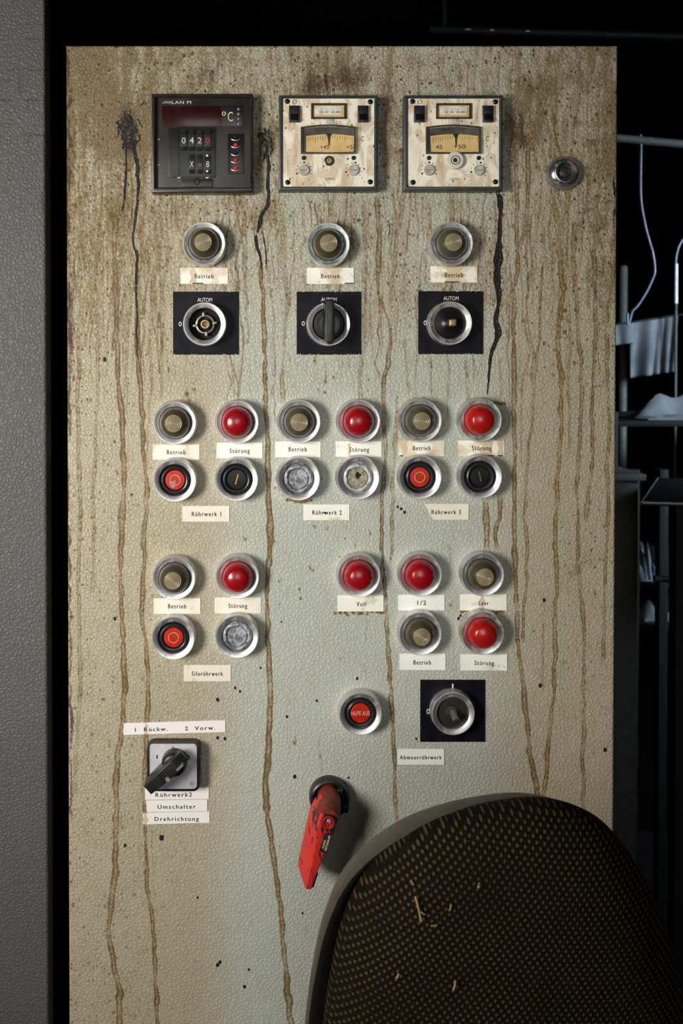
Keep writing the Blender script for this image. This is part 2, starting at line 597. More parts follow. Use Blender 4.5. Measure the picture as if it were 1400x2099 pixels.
# ------------------------------------------------------------------ room shell (dark works hall)
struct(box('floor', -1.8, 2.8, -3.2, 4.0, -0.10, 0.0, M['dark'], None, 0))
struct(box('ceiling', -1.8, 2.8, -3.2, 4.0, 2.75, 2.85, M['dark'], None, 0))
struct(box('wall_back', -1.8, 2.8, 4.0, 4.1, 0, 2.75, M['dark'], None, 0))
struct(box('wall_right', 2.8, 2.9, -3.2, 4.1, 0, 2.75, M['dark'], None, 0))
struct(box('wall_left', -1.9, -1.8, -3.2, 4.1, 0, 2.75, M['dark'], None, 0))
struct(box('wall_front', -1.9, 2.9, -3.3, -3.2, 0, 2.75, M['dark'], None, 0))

# ------------------------------------------------------------------ stain and painted-light masks, laid out in photo pixels on the door
IW, IH = 1400, 2130
mask = {k: np.zeros((IH, IW), np.float32) for k in ('film', 'drip', 'gold', 'tar', 'soot', 'thin')}


def snoise(n, step, amp):
    k = int(n / step) + 3
    v = rng.normal(0, 1, k)
    x = np.arange(n) / step
    i = x.astype(int)
    f = x - i
    f = f * f * (3 - 2 * f)
    return amp * (v[i] * (1 - f) + v[i + 1] * f)


def run(pts, w0, w1=None, s=0.8, kind='drip', gold=0.0, wob=1.0, hollow=0.35, head=0.0, fade=True):
    w1 = w0 if w1 is None else w1
    ys = np.arange(int(pts[0][1]), int(pts[-1][1]) + 1)
    if len(ys) < 3:
        return
    px_ = np.interp(ys, [p[1] for p in pts], [p[0] for p in pts])
    if len(ys) > 24:
        k = np.ones(13) / 13
        pad = np.pad(px_, 6, mode='edge')
        px_ = np.convolve(pad, k, 'valid')
    n = len(ys)
    px_ = px_ + snoise(n, 22, wob) + snoise(n, 6, wob * .3)
    t = np.linspace(0, 1, n)
    base_w = np.interp(ys, [p[1] for p in pts], [p[2] for p in pts]) if len(pts[0]) > 2 else w0 + (w1 - w0) * t
    ww = base_w * (1 + snoise(n, 14, .16) + snoise(n, 50, .16)) / 2
    ww = np.maximum(ww, .7)
    if head:
        ww = ww + head * np.exp(-(t * n / (head * 1.6)) ** 2)
    st = s * (1 + snoise(n, 30, .14))
    if fade:
        st = st * np.clip((n - np.arange(n)) / 14.0, 0, 1) * np.clip((np.arange(n) + 3) / 16.0, 0, 1)
    for yy, xc, wv, sv in zip(ys, px_, ww, st):
        if yy < 0 or yy >= IH:
            continue
        a = max(0, int(xc - wv - 3))
        b = min(IW, int(xc + wv + 4))
        if b <= a:
            continue
        xs = np.arange(a, b)
        d = np.abs(xs - xc)
        e = np.clip((wv + .9 - d) / 1.6, 0, 1)
        prof = e * (1 - hollow + hollow * np.clip(d / max(wv, .5), 0, 1) ** 2)
        v = np.clip(prof * sv, 0, 1)
        mask[kind][yy, a:b] = np.maximum(mask[kind][yy, a:b], v)
        if gold and kind == 'drip':
            mask['gold'][yy, a:b] = np.maximum(mask['gold'][yy, a:b], e * gold)


def blot(x, y, rx, ry, s, kind='film', p=2.0):
    y0, y1 = max(0, int(y - 3 * ry)), min(IH, int(y + 3 * ry))
    x0, x1 = max(0, int(x - 3 * rx)), min(IW, int(x + 3 * rx))
    yy, xx = np.mgrid[y0:y1, x0:x1]
    r = (np.abs((xx - x) / rx) ** p + np.abs((yy - y) / ry) ** p)
    mask[kind][y0:y1, x0:x1] += (s * np.exp(-r)).astype(np.float32)


yy, xx = np.mgrid[0:IH, 0:IW].astype(np.float32)


def sst(v, a, b):
    t = np.clip((v - a) / (b - a), 0, 1)
    return t * t * (3 - 2 * t)


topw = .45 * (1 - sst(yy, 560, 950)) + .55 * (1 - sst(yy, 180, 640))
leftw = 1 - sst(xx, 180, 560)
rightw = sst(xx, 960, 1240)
mask['film'] += 0.07 + 0.36 * topw + 0.24 * leftw + 0.20 * rightw * (1 - .5 * sst(yy, 1100, 1700))  # grime film; side weights also paint in warm left and dim right light
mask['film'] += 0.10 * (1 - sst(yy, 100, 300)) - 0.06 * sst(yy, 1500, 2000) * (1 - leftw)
mask['film'] += 0.25 * (1 - sst(xx, 136, 150))  # shade along the left edge painted in as heavier film
mask['thin'][:] = np.maximum(np.maximum(.85 * (1 - sst(xx, 380, 540)), .85 * sst(xx, 930, 1130)), .34 * (1 - sst(yy, 420, 900)))  # left and right terms paint the side light into the enamel tint
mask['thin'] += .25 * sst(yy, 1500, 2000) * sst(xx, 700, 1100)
for b in ((200, 230, 60, 60, .25), (165, 130, 40, 50, .3), (270, 270, 60, 80, .30), (430, 150, 60, 50, .2), (680, 160, 110, 60, .30),
          (545, 300, 40, 70, .3), (800, 260, 30, 110, .28), (520, 430, 60, 60, .28), (950, 580, 80, 50, .2), (640, 590, 90, 60, .18),
          (820, 600, 60, 90, .22), (1080, 260, 60, 60, .3), (1095, 175, 45, 30, .2), (1000, 560, 40, 110, .2), (370, 440, 70, 40, .15),
          (1240, 420, 30, 300, .25), (1190, 1150, 30, 40, .35), (1120, 640, 120, 120, .10), (740, 440, 120, 60, .15), (240, 440, 25, 30, .3),
          (600, 1180, 160, 200, -.10), (700, 1700, 200, 200, -.10), (170, 1000, 25, 600, .10)):
    blot(*b)
for b in ((262, 262, 17, 40, 1.15), (268, 280, 10, 30, .6), (274, 300, 10, 30, .5), (430, 150, 22, 26, .5), (680, 168, 66, 26, .62), (735, 150, 30, 24, .40), (640, 180, 25, 18, .4),
          (548, 290, 13, 36, 1.0), (1055, 255, 24, 38, .62), (1075, 290, 14, 14, .5), (800, 215, 8, 30, .6), (530, 340, 16, 50, .45),
          (1207, 293, 13, 12, .6), (1090, 185, 12, 16, .5), (1188, 252, 12, 9, .55), (1224, 175, 12, 8, .5), (1130, 245, 14, 12, .45),
          (1257, 470, 7, 14, .5), (236, 445, 12, 14, .4), (1235, 465, 14, 10, .35)):
    blot(*b, kind='soot')
# tar runs
run([(303, 196), (288, 218), (284, 226)], 2, 4, 1, 'tar', wob=.6)
for k in range(44):
    x = 263 + rng.normal(0, 10)
    y = 226 + rng.uniform(0, 72)
    run([(x, y), (x + rng.normal(0, 4), y + 5), (x + rng.normal(0, 4), y + 11), (x + rng.normal(0, 5), y + 17)], 2.8, 2.0, .95, 'tar', wob=2.6, fade=False)
run([(258, 298), (257, 350), (255, 410), (249, 440)], 4, 4.5, .75, 'tar', wob=.9)
run([(268, 285), (273, 300), (278, 322), (283, 345), (281, 362)], 8, 8, 1, 'tar', wob=.6, fade=False)
run([(281, 350), (283, 380), (280, 410), (278, 450), (274, 488), (274, 505), (281, 520), (279, 560), (279, 600), (281, 640), (280, 700), (286, 760)], 6.5, 2, 1, 'tar', wob=.9)
for k in range(16):
    x = 546 + rng.normal(0, 6)
    y = 262 + rng.uniform(0, 60)
    run([(x, y), (x + rng.normal(0, 5), y + 6), (x + rng.normal(0, 5), y + 13)], 3.2, 2.4, .95, 'tar', wob=2.4, fade=False)
run([(545, 290), (550, 345), (548, 385), (552, 396), (548, 422), (536, 440), (533, 465), (525, 482)], 6, 8, 1, 'tar', wob=.8)
run([(525, 478), (527, 508), (535, 535), (536, 560)], 6, 3, .95, 'tar', wob=.7)
run([(533, 468), (541, 482), (545, 530), (544, 565)], 3, 2, .7, 'tar', wob=.7)
run([(1018, 392, 6), (1025, 404, 8), (1026, 440, 8), (1024, 480, 8), (1022, 500, 12), (1022, 520, 16), (1021, 538, 14), (1018, 556, 10), (1018, 575, 13), (1022, 600, 9), (1022, 620, 6), (1017, 645, 8), (1016, 660, 12),
     (1021, 682, 9), (1018, 696, 7), (1010, 715, 8), (1003, 745, 6), (1000, 790, 5), (998, 814, 4)], 8, None, 1, 'tar', wob=.6)
run([(771, 640), (775, 655)], 3, 2, .0, 'tar')
run([(1257, 355), (1258, 380), (1262, 420), (1258, 450), (1258, 475)], 4, 4, .62, 'tar')
run([(800, 450), (797, 470), (796, 500)], 4, 2, .6, 'tar', wob=1.2)
run([(1117, 530), (1112, 545), (1109, 570)], 4, 2, .6, 'tar')
run([(630, 170), (630, 196)], 4, 3, .6, 'tar')
run([(668, 140), (668, 190)], 3, 3, .55, 'tar')
run([(728, 122), (731, 142)], 4, 3, .6, 'tar')
run([(786, 1150), (787, 1190), (789, 1232)], 4, 4, .60, 'tar')
# long brown runs (x, y) followed from the photograph
G = 0.0
long_runs = [
    ([(236, 445), (235, 520), (237, 600), (240, 680), (242, 735), (243, 800), (250, 860), (253, 930), (255, 1000), (250, 1060), (246, 1120), (247, 1200), (250, 1260), (253, 1330), (256, 1400), (252, 1480), (243, 1540), (238, 1620), (239, 1680), (236, 1780), (230, 1840), (220, 1900), (232, 1970), (245, 2030), (247, 2129)], 8, 8, .95, .35),
    ([(281, 610), (282, 700), (287, 780), (292, 860), (294, 930), (300, 990), (301, 1010), (297, 1060), (295, 1140), (292, 1200), (290, 1260), (300, 1330), (305, 1400), (301, 1480), (298, 1560), (297, 1620), (297, 1680), (300, 1760), (302, 1820), (312, 1880), (318, 1960), (320, 2040), (325, 2129)], 7, 7, .95, .3),
    ([(165, 280), (172, 340), (172, 420), (165, 470), (163, 560), (158, 640), (160, 700), (163, 760), (160, 830), (161, 920), (163, 980), (166, 1050), (163, 1120), (160, 1180), (162, 1240), (165, 1360), (163, 1440), (156, 1540), (152, 1640)], 6, 6, .62, .1),
    ([(196, 200), (197, 300), (193, 380), (200, 460), (203, 540), (206, 620), (200, 680), (201, 740), (200, 800), (197, 860), (197, 930), (190, 1000), (192, 1060), (193, 1120), (190, 1220)], 5, 6, .62, .1),
    ([(315, 400), (316, 470), (322, 530), (316, 590), (308, 650), (305, 690), (312, 760), (308, 820), (302, 880), (302, 960)], 5, 4, .62, 0),
    ([(343, 470), (345, 520), (335, 570), (331, 620), (333, 700), (331, 760), (333, 826)], 5, 5, .66, 0.1),
    ([(268, 590), (262, 650), (260, 720), (258, 800)], 5, 4, .5, 0),
    ([(228, 300), (230, 320), (228, 380), (234, 440)], 6, 7, .5, 0),
    ([(300, 480), (303, 540), (300, 600), (296, 660), (295, 720)], 3, 3, .4, 0),
    ([(535, 536), (540, 630), (542, 680), (543, 760), (545, 840), (549, 920), (551, 1000), (554, 1080), (553, 1140), (547, 1220), (549, 1300), (553, 1370), (555, 1420), (552, 1500), (548, 1560), (544, 1600), (547, 1660), (556, 1720), (566, 1790), (575, 1860), (583, 1960), (590, 2030), (598, 2129)], 7, 9, .98, .75),
    ([(582, 440), (585, 540), (590, 620), (582, 700), (578, 780), (578, 830)], 4, 6, .62, .2),
    ([(557, 690), (560, 760), (557, 820)], 3, 5, .5, .3), ([(615, 400), (625, 430), (620, 480), (618, 540), (628, 600)], 5, 3, .5, 0),
    ([(772, 396), (774, 450), (778, 490), (776, 540), (773, 590), (783, 620), (797, 660), (802, 700), (795, 740), (786, 790), (786, 850), (791, 900), (790, 950), (784, 1020), (783, 1080), (783, 1150), (788, 1200), (789, 1240)], 7, 6, .92, .0),
    ([(790, 1236), (795, 1320), (800, 1380), (803, 1440), (807, 1500), (807, 1560), (810, 1620), (813, 1690)], 8, 5, .92, .85),
    ([(803, 380), (808, 420), (808, 460)], 4, 3, .6, 0), ([(827, 392), (822, 440), (815, 490), (808, 540), (803, 590), (802, 640)], 6, 4, .72, 0),
    ([(858, 440), (858, 500), (853, 560)], 3, 3, .5, 0), ([(745, 560), (748, 690), (742, 730), (737, 780), (739, 826)], 5, 5, .62, .4),
    ([(703, 728), (703, 765)], 3, 2, .5, .3), ([(668, 735), (667, 792)], 3, 4, .6, .8),
    ([(852, 600), (855, 700), (852, 760), (855, 822)], 4, 3, .6, .2), ([(830, 690), (833, 750), (838, 810)], 5, 3, .55, .2),
    ([(815, 800), (812, 870), (808, 930), (806, 1000), (805, 1060), (802, 1160)], 5, 5, .72, .8),
    ([(728, 1098), (727, 1135)], 6, 3, .45, .7), ([(1022, 96), (1023, 194)], 4, 4, .7, 0),
    ([(1058, 290), (1060, 400), (1060, 500), (1063, 530), (1056, 580), (1053, 660), (1054, 760), (1054, 860), (1054, 960), (1055, 1060), (1055, 1150), (1060, 1260), (1060, 1320), (1070, 1380), (1078, 1460), (1085, 1540), (1098, 1600), (1106, 1650)], 7, 8, .95, .25),
    ([(1085, 290), (1082, 330), (1082, 420), (1075, 470), (1063, 520)], 7, 6, .85, 0), ([(1102, 240), (1096, 262), (1088, 300)], 4, 6, .7, 0),
    ([(1128, 255), (1130, 330)], 5, 5, .7, .2), ([(1177, 240), (1173, 330)], 5, 6, .7, .1),
    ([(1134, 378), (1137, 430), (1146, 460), (1146, 540), (1155, 590), (1152, 610), (1148, 650), (1143, 700), (1150, 760), (1151, 830), (1150, 900), (1143, 980), (1140, 1060), (1137, 1120), (1142, 1190), (1137, 1260), (1138, 1350), (1135, 1420), (1126, 1500), (1120, 1580), (1112, 1640)], 8, 6, .90, .7),
    ([(1162, 383), (1164, 460), (1162, 540), (1166, 562)], 6, 4, .80, .6),
    ([(1177, 450), (1175, 530), (1178, 600), (1183, 640), (1185, 700), (1192, 740), (1192, 830), (1190, 900), (1182, 1000), (1185, 1060), (1186, 1170), (1190, 1200), (1197, 1280), (1197, 1400), (1197, 1500), (1193, 1560), (1198, 1600), (1195, 1690)], 6, 6, .82, .15),
    ([(1225, 165), (1225, 290)], 5, 5, .68, 0), ([(1243, 200), (1245, 260), (1248, 370)], 5, 4, .6, 0),
    ([(1210, 295), (1207, 390), (1203, 430), (1217, 480), (1218, 540), (1220, 620), (1222, 680), (1217, 760), (1214, 860), (1215, 950), (1205, 1020), (1200, 1075)], 6, 6, .85, .1),
    ([(1256, 470), (1256, 520), (1254, 640)], 6, 4, .75, .3), ([(1245, 678), (1247, 800), (1250, 880), (1244, 960), (1247, 1050), (1243, 1140), (1240, 1240), (1236, 1360)], 6, 5, .80, .7),
    ([(1112, 550), (1108, 620), (1105, 700), (1097, 760), (1092, 850), (1083, 920), (1077, 1020), (1075, 1060), (1082, 1120), (1080, 1180), (1074, 1240), (1072, 1320)], 4, 6, .80, .3),
    ([(1113, 430), (1113, 500), (1110, 550)], 4, 4, .55, 0), ([(1206, 540), (1207, 640)], 5, 4, .7, .1), ([(1100, 440), (1100, 520)], 3, 3, .4, 0),
    ([(1165, 610), (1170, 720), (1163, 760), (1168, 860), (1167, 930)], 5, 4, .66, .2), ([(1067, 700), (1067, 840), (1070, 960)], 4, 3, .5, .2),
    ([(1113, 1255), (1112, 1300), (1113, 1420)], 2, 6, .66, .2), ([(996, 1020), (998, 1080), (997, 1132)], 8, 7, .85, .6),
    ([(1026, 1010), (1025, 1060), (1017, 1080), (1016, 1132)], 8, 6, .8, .25), ([(955, 728), (960, 830)], 6, 5, .6, .5), ([(970, 728), (972, 790)], 4, 3, .5, .5),
    ([(884, 728), (885, 815)], 4, 4, .7, .3), ([(920, 738), (916, 870)], 4, 3, .62, .3), ([(1025, 728), (1026, 820)], 4, 4, .6, .4),
    ([(237, 96), (237, 180), (239, 250)], 7, 4, .4, 0), ([(322, 96), (326, 140), (318, 200)], 14, 4, .45, .3), ([(860, 100), (862, 180)], 4, 4, .4, 0),
    ([(905, 105), (902, 150), (904, 194)], 12, 4, .45, .1), ([(545, 100), (548, 200)], 4, 3, .35, 0), ([(940, 130), (942, 190)], 8, 4, .4, 0),
    ([(284, 1630), (287, 1780)], 2, 3, .5, .2), ([(310, 1690), (314, 1780), (316, 1850)], 2, 2, .45, .2), ([(178, 1300), (187, 1380), (186, 1560)], 2, 3, .3, .1),
    ([(480, 736), (480, 820)], 6, 5, .6, .6), ([(491, 736), (492, 816)], 4, 4, .55, .6), ([(512, 720), (514, 822)], 3, 3, .35, .6),
    ([(740, 1258), (752, 1270), (750, 1330)], 4, 2, .35, .9), ([(745, 1350), (750, 1400)], 4, 3, .4, .9), ([(657, 1495), (655, 1550), (664, 1594)], 2, 3, .5, .8),
    ([(920, 1110), (925, 1140), (922, 1165)], 6, 2, .4, .7), ([(1190, 1130), (1192, 1175)], 20, 10, .25, .4), ([(627, 1890), (629, 1925)], 5, 2, .4, .6),
    ([(370, 560), (369, 600)], 4, 3, .4, .1), ([(484, 500), (485, 590)], 6, 4, .5, .1), ([(425, 400), (428, 436)], 4, 3, .4, .5),
    ([(146, 330), (150, 420), (147, 520), (143, 640), (141, 780)], 7, 6, .6, 0), ([(1113, 390), (1104, 420), (1102, 500)], 3, 3, .4, .1),
]
for pts, w0, w1, s, g in long_runs:
    run(pts, w0 * 1.25, w1 * 1.25, s * 1.1, 'drip', g, hollow=.55)
# countless faint short runs of the upper half
for k in range(420):
    x = rng.uniform(142, 1258)
    if rng.random() < .35:
        x = rng.uniform(142, 330)
    y0 = rng.uniform(96, 560)
    if rng.random() < .35:
        y0 = rng.uniform(392, 440)
    L = rng.uniform(60, 330)
    pts = [(x, y0)]
    while pts[-1][1] < y0 + L:
        pts.append((pts[-1][0] + rng.normal(0, 5), pts[-1][1] + rng.uniform(25, 60)))
    run(pts, rng.uniform(2, 5), rng.uniform(2, 4), rng.uniform(.32, .78), 'drip', rng.uniform(0, .4), wob=1.3, head=(rng.uniform(2, 8) if rng.random() < .3 else 0))
for k in range(16):
    x = rng.uniform(340, 1240)
    run([(x, 96), (x + rng.normal(0, 5), rng.uniform(150, 260))], rng.uniform(3, 7), 2, .35, 'drip', .1)
run([(139, 96), (142, 300), (138, 500), (143, 700), (140, 1000), (144, 1300), (146, 1700)], 9, 5, .75, 'soot', wob=2.5, hollow=0)
run([(150, 250), (153, 420), (148, 640), (150, 800)], 5, 4, .5, 'soot', wob=2)
# drops and rust dots of the lower half
for x, y, r, g in ((427, 436, 4, 1), (762, 485, 4, 1), (755, 505, 3, 1), (667, 783, 4, 1), (667, 805, 4, 1), (643, 738, 4, .6), (685, 775, 4, .6), (652, 799, 3, 1), (755, 776, 3, .6), (385, 812, 8, .9),
                   (400, 802, 4, .8), (348, 760, 4, .8), (645, 1081, 4, .8), (672, 1082, 4, .8), (708, 1082, 3, .8), (759, 1092, 4, .5), (707, 1104, 3, .6), (638, 1167, 5, .9), (614, 1208, 4, .9),
                   (617, 1225, 4, .8), (502, 1105, 5, .8), (604, 1522, 5, 1), (606, 1513, 4, 1), (696, 1350, 3, .5), (563, 1000, 3, .9), (564, 1110, 3, .5), (697, 1140, 3, .8), (270, 1013, 5, .8),
                   (575, 1190, 4, .7), (923, 1242, 4, .9), (1093, 1295, 4, .4), (1222, 1220, 5, .6), (1158, 1360, 4, .3), (236, 905, 4, .5), (240, 968, 4, .6), (212, 1430, 4, .4)):
    for q_ in range(3):
        blot(x + rng.normal(0, r * .4), y + rng.normal(0, r * .6), r * .5, r * .6, .62, 'drip', 2)
    blot(x, y, r, r * 1.5, g, 'gold', 3)
for x, y, r in ((588, 1469, 2.2), (604, 1592, 3), (732, 1391, 2.3), (534, 1369, 1.8), (714, 1594, 1.8), (331, 1717, 4.2), (649, 1436, 2.0), (853, 1514, 1.8), (256, 1733, 2.6), (446, 1978, 3), (451, 1972, 2.5), (501, 2022, 2.6),
                (405, 1840, 2), (620, 1872, 2), (446, 1512, 2.5), (461, 1514, 2.4), (446, 1434, 3), (482, 1410, 2), (492, 1417, 2), (940, 1268, 2.4), (944, 1262, 2), (1115, 1230, 3), (822, 1043, 2.2), (829, 1050, 2.6), (815, 1039, 2.0),
                (214, 737, 3.2), (235, 1268, 2.6), (1107, 1405, 3), (510, 1987, 2), (577, 1275, 1.5), (1240, 1537, 3)):
    blot(x, y, r, r * 1.2, 1.3, 'tar', 3)
# crust under two of the labels and round some buttons
for x0, x1, y in ((690, 790, 1256), (945, 1035, 1253), (590, 640, 1026), (985, 1040, 828)):
    for x in np.arange(x0, x1, 5):
        blot(x + rng.normal(0, 2), y + rng.normal(0, 2), 3.5, 3, .9, 'drip', 3)
        blot(x, y, 4, 4, .9, 'gold', 3)
for x, y, r in ((926, 499, 50), (862, 862, 48), (985, 861, 48), (1158, 352, 38), (612, 982, 46), (418, 499, 47), (673, 500, 47)):
    for a in np.linspace(0, 6.28, 44):
        blot(x + math.cos(a) * r, y + math.sin(a) * r, 4, 4, rng.uniform(0, .45), 'drip', 2)
        blot(x, y, 1, 1, 0, 'gold')
mask['film'] = np.clip(mask['film'], 0, 1.0)
for k in ('drip', 'gold', 'tar', 'soot'):
    mask[k] = np.clip(mask[k], 0, 1)

# ------------------------------------------------------------------ the control cabinet
DX0, DX1 = P(135, 93).x, P(1267, 94).x
DTOP = P(700, 93).z
DBOT = 0.10
cab = thing('control_cabinet', ((DX0 + DX1) / 2, 0.20, 0), 'tall grey hammered-enamel control cabinet, door streaked with brown and black runs', 'cabinet')


def stained_door(name, x0, x1, ztop, zbot, nx, nz, zfine, m, parent, depth, keys, yfun=None):
    r = 0.0022
    xs = np.concatenate([[x0, x0 + r * .3], np.linspace(x0 + r, x1 - r, nx), [x1 - r * .3, x1]])
    zs = np.concatenate([[ztop, ztop - r * .3], np.linspace(ztop - r, zfine, nz), np.linspace(zfine, zbot, 10)[1:]])
    X, Z = np.meshgrid(xs, zs)
    ex = np.minimum(X - x0, x1 - X)
    ez = np.minimum(ztop - Z, 1)
    e = np.minimum(ex, ez)
    Y = np.where(e < r, r - np.sqrt(np.maximum(0, r * r - (r - np.clip(e, 0, r)) ** 2)), 0)
    rows, cols = X.shape
    co = np.stack([X, Y, Z], -1).reshape(-1, 3)
    idx = np.arange(rows * cols).reshape(rows, cols)
    q = np.stack([idx[:-1, :-1], idx[1:, :-1], idx[1:, 1:], idx[:-1, 1:]], -1).reshape(-1, 4)
    border = np.concatenate([idx[0, :], idx[1:, -1], idx[-1, -2::-1], idx[-2:0:-1, 0]])
    back = co[border].copy()
    back[:, 1] = depth
    nb = len(border)
    bi = np.arange(nb) + len(co)
    side = np.stack([border, np.roll(border, -1), np.roll(bi, -1), bi], -1)
    allco = np.concatenate([co, back])
    faces = np.concatenate([q, side])
    me = bpy.data.meshes.new(name)
    me.vertices.add(len(allco))
    me.vertices.foreach_set('co', allco.astype(np.float32).ravel())
    me.loops.add(faces.size)
    me.loops.foreach_set('vertex_index', faces.astype(np.int32).ravel())
    me.polygons.add(len(faces))
    me.polygons.foreach_set('loop_start', np.arange(0, faces.size, 4, dtype=np.int32))
    me.update(calc_edges=True)
    me.shade_smooth()
    px_, py_ = to_px(allco[:, 0], np.zeros(len(allco)), allco[:, 2])
    px_ = np.clip(px_, 0, IW - 2)
    py_ = np.clip(py_, 0, IH - 2)
    ix, iy = px_.astype(int), py_.astype(int)
    fx, fy = px_ - ix, py_ - iy
    for k in keys:
        a = mask[k]
        v = (a[iy, ix] * (1 - fx) + a[iy, ix + 1] * fx) * (1 - fy) + (a[iy + 1, ix] * (1 - fx) + a[iy + 1, ix + 1] * fx) * fy
        at = me.attributes.new(k, 'FLOAT', 'POINT')
        at.data.foreach_set('value', v.astype(np.float32))
    o = link(name, me, m, parent)
    return o


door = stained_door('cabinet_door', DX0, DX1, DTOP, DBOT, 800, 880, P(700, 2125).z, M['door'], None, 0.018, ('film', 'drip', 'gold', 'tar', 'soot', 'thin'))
door.parent = cab
door.matrix_parent_inverse = Matrix.Translation(-Vector(cab.location))
cx = cab.location.x
hw = (DX1 - DX0) / 2
box('cabinet_body', -hw + 0.012, hw - 0.012, 0.0185 - 0.20, 0.20, 0.10, DTOP - 0.010, M['darkmetal'], cab, 0.002)
box('plinth', -hw + 0.03, hw - 0.03, -0.16, 0.19, 0.0, 0.10, M['darkmetal'], cab, 0.002)

# neighbouring cabinet at the left: the shade on its front is painted into the enamel
mask['drip'][:] = 0
for a, b, y in ((57, 85, 46), (55, 84, 78), (18, 88, 140), (28, 58, 157), (0, 22, 165), (0, 20, 203), (52, 80, 204), (48, 88, 276), (4, 20, 252), (66, 75, 258), (84, 90, 238)):
    run([((a + b) / 2, y), ((a + b) / 2, y + 3)], b - a, b - a, .9, 'drip', wob=0, hollow=0, fade=False)
for x, y0, y1, w_ in ((40, 158, 198, 7), (56, 205, 230, 6), (58, 276, 302, 5), (22, 142, 154, 6), (57, 78, 84, 4), (78, 78, 84, 4), (5, 78, 96, 5), (86, 390, 445, 9), (68, 255, 263, 6), (31, 98, 104, 4), (33, 112, 117, 3), (53, 184, 190, 5), (63, 386, 392, 5)):
    run([(x, y0), (x + 1, y1)], w_, w_, .75, 'drip', wob=.6, hollow=0)
NX1 = P(92, 50).x
nb = thing('switch_cabinet', (-0.60, 0.16, 0), 'dark grey cabinet front at the left edge, past the black gap', 'cabinet')
d2 = stained_door('cabinet_door', -0.95, NX1, 1.96, 0.10, 500, 500, P(50, 2125).z, M['door2'], None, 0.020, ('drip',))
d2.parent = nb
d2.matrix_parent_inverse = Matrix.Translation(-Vector(nb.location))
box('cabinet_body', -0.34, 0.24, -0.139, 0.20, 0.10, 1.95, M['darkmetal'], nb, 0.002)
box('plinth', -0.33, 0.23, -0.12, 0.19, 0.0, 0.10, M['darkmetal'], nb, 0.002)

# ------------------------------------------------------------------ indicator lamps
RIM = [(22.6, 0), (22.6, 5.5), (22.0, 6.3), (22.0, 11.4), (21.7, 12.8), (21.2, 13.5), (20.7, 13.5), (16.4, 11.0), (16.1, 10.0), (16.1, 2.0)]
H0 = 0.0135


def lamp(px, py, kind, bez, label, group):
    p = P(px, py, H0)
    t = thing('indicator_lamp', (p.x, 0, p.z), label, 'indicator lamp', group)
    lathe('bezel', RIM, M[bez], t, 64)
    if kind.startswith('red'):
        pr = [(16.0, 4), (15.9, 11.5), (15.3, 15), (14.1, 18.4), (12.2, 21.4), (9.6, 23.8)]
        for i in range(1, 15):
            r = 9.6 * (1 - i / 14)
            pr.append((r, 23.8 + 2.3 * (1 - (r / 9.6) ** 2) + 0.07 * math.sin(r * 5.2)))
        lathe('lens', pr, M['lensred2' if kind == 'red2' else 'lensred'], t, 64)
    else:
        def flute(r, h, a):
            if 12.4 < r < 15.8:
                return r + 0.14 * math.cos(44 * a), h
            return r, h
        pr = [(16.0, 4), (15.9, 11.5), (15.2, 14.5), (13.9, 17.5), (12.3, 19.8), (10.3, 21.6), (9.4, 22.4), (8.9, 22.8)]
        le = lathe('lens', pr, M['lenssmoke2' if kind == 'clear2' else 'lenssmoke'], t, 176, mod=flute)
        pc = []
        for i in range(0, 61):
            r = 8.9 * (1 - i / 60)
            pc.append((r, 22.9 + 1.9 * (1 - (r / 8.9) ** 2) + 0.24 * math.cos(r / 8.9 * 2 * math.pi * 5.5) - .24 * math.cos(2 * math.pi * 5.5)))
        c = lathe('ringed_tip', pc, M['lenscore'], le, 48)
        c['label'] = 'pale tip of concentric moulded rings'
    return t


GR = 'signal lamps on the control cabinet door'
for a in ((418, 499, 'clear', 'satin_dirty', 'clear round lamp under the black digital controller, first of the top row'),
          (673, 500.5, 'clear', 'satin_green', 'clear round lamp with greenish tarnished rim under the middle meter'),
          (926, 499, 'clear2', 'satin_dirty', 'clear round lamp beside the thick black tar run, below the right meter'),
          (358, 867, 'clear', 'satin', 'clear lamp above the leftmost red stop button, marked Betrieb'),
          (486, 865.5, 'red', 'satin', 'red lamp above the black button with a slanted yellow dash'),
          (613, 864.5, 'clear2', 'satin', 'clear lamp above the grey scuffed button of Rührwerk 2'),
          (735.4, 864, 'red', 'satin', 'red lamp above the pale button with the dark blotch'),
          (862, 862, 'clear2', 'satin_dirty', 'clear lamp above the bright red stop button of Rührwerk 3'),
          (985, 861, 'red2', 'satin_green', 'red lamp where the thick black tar run ends'),
          (356.5, 1186, 'clear', 'satin', 'clear lamp above the red stop button of the Silorührwerk group'),
          (487, 1184, 'red', 'satin', 'red lamp above the grey scuffed Silorührwerk button'),
          (736, 1181, 'red', 'satin', 'red lamp directly above the Voll label'),
          (862, 1179, 'red', 'satin', 'red lamp directly above the 1/2 label'),
          (990, 1178.6, 'clear', 'satin', 'clear lamp directly above the Leer label'),
          (862, 1300, 'clear', 'satin', 'clear lamp under the 1/2 label, above the lowest Betrieb label'),
          (990, 1299, 'red2', 'satin_dirty', 'red lamp under the rust-edged Leer label')):
    lamp(*a, group=GR)

# ------------------------------------------------------------------ push buttons


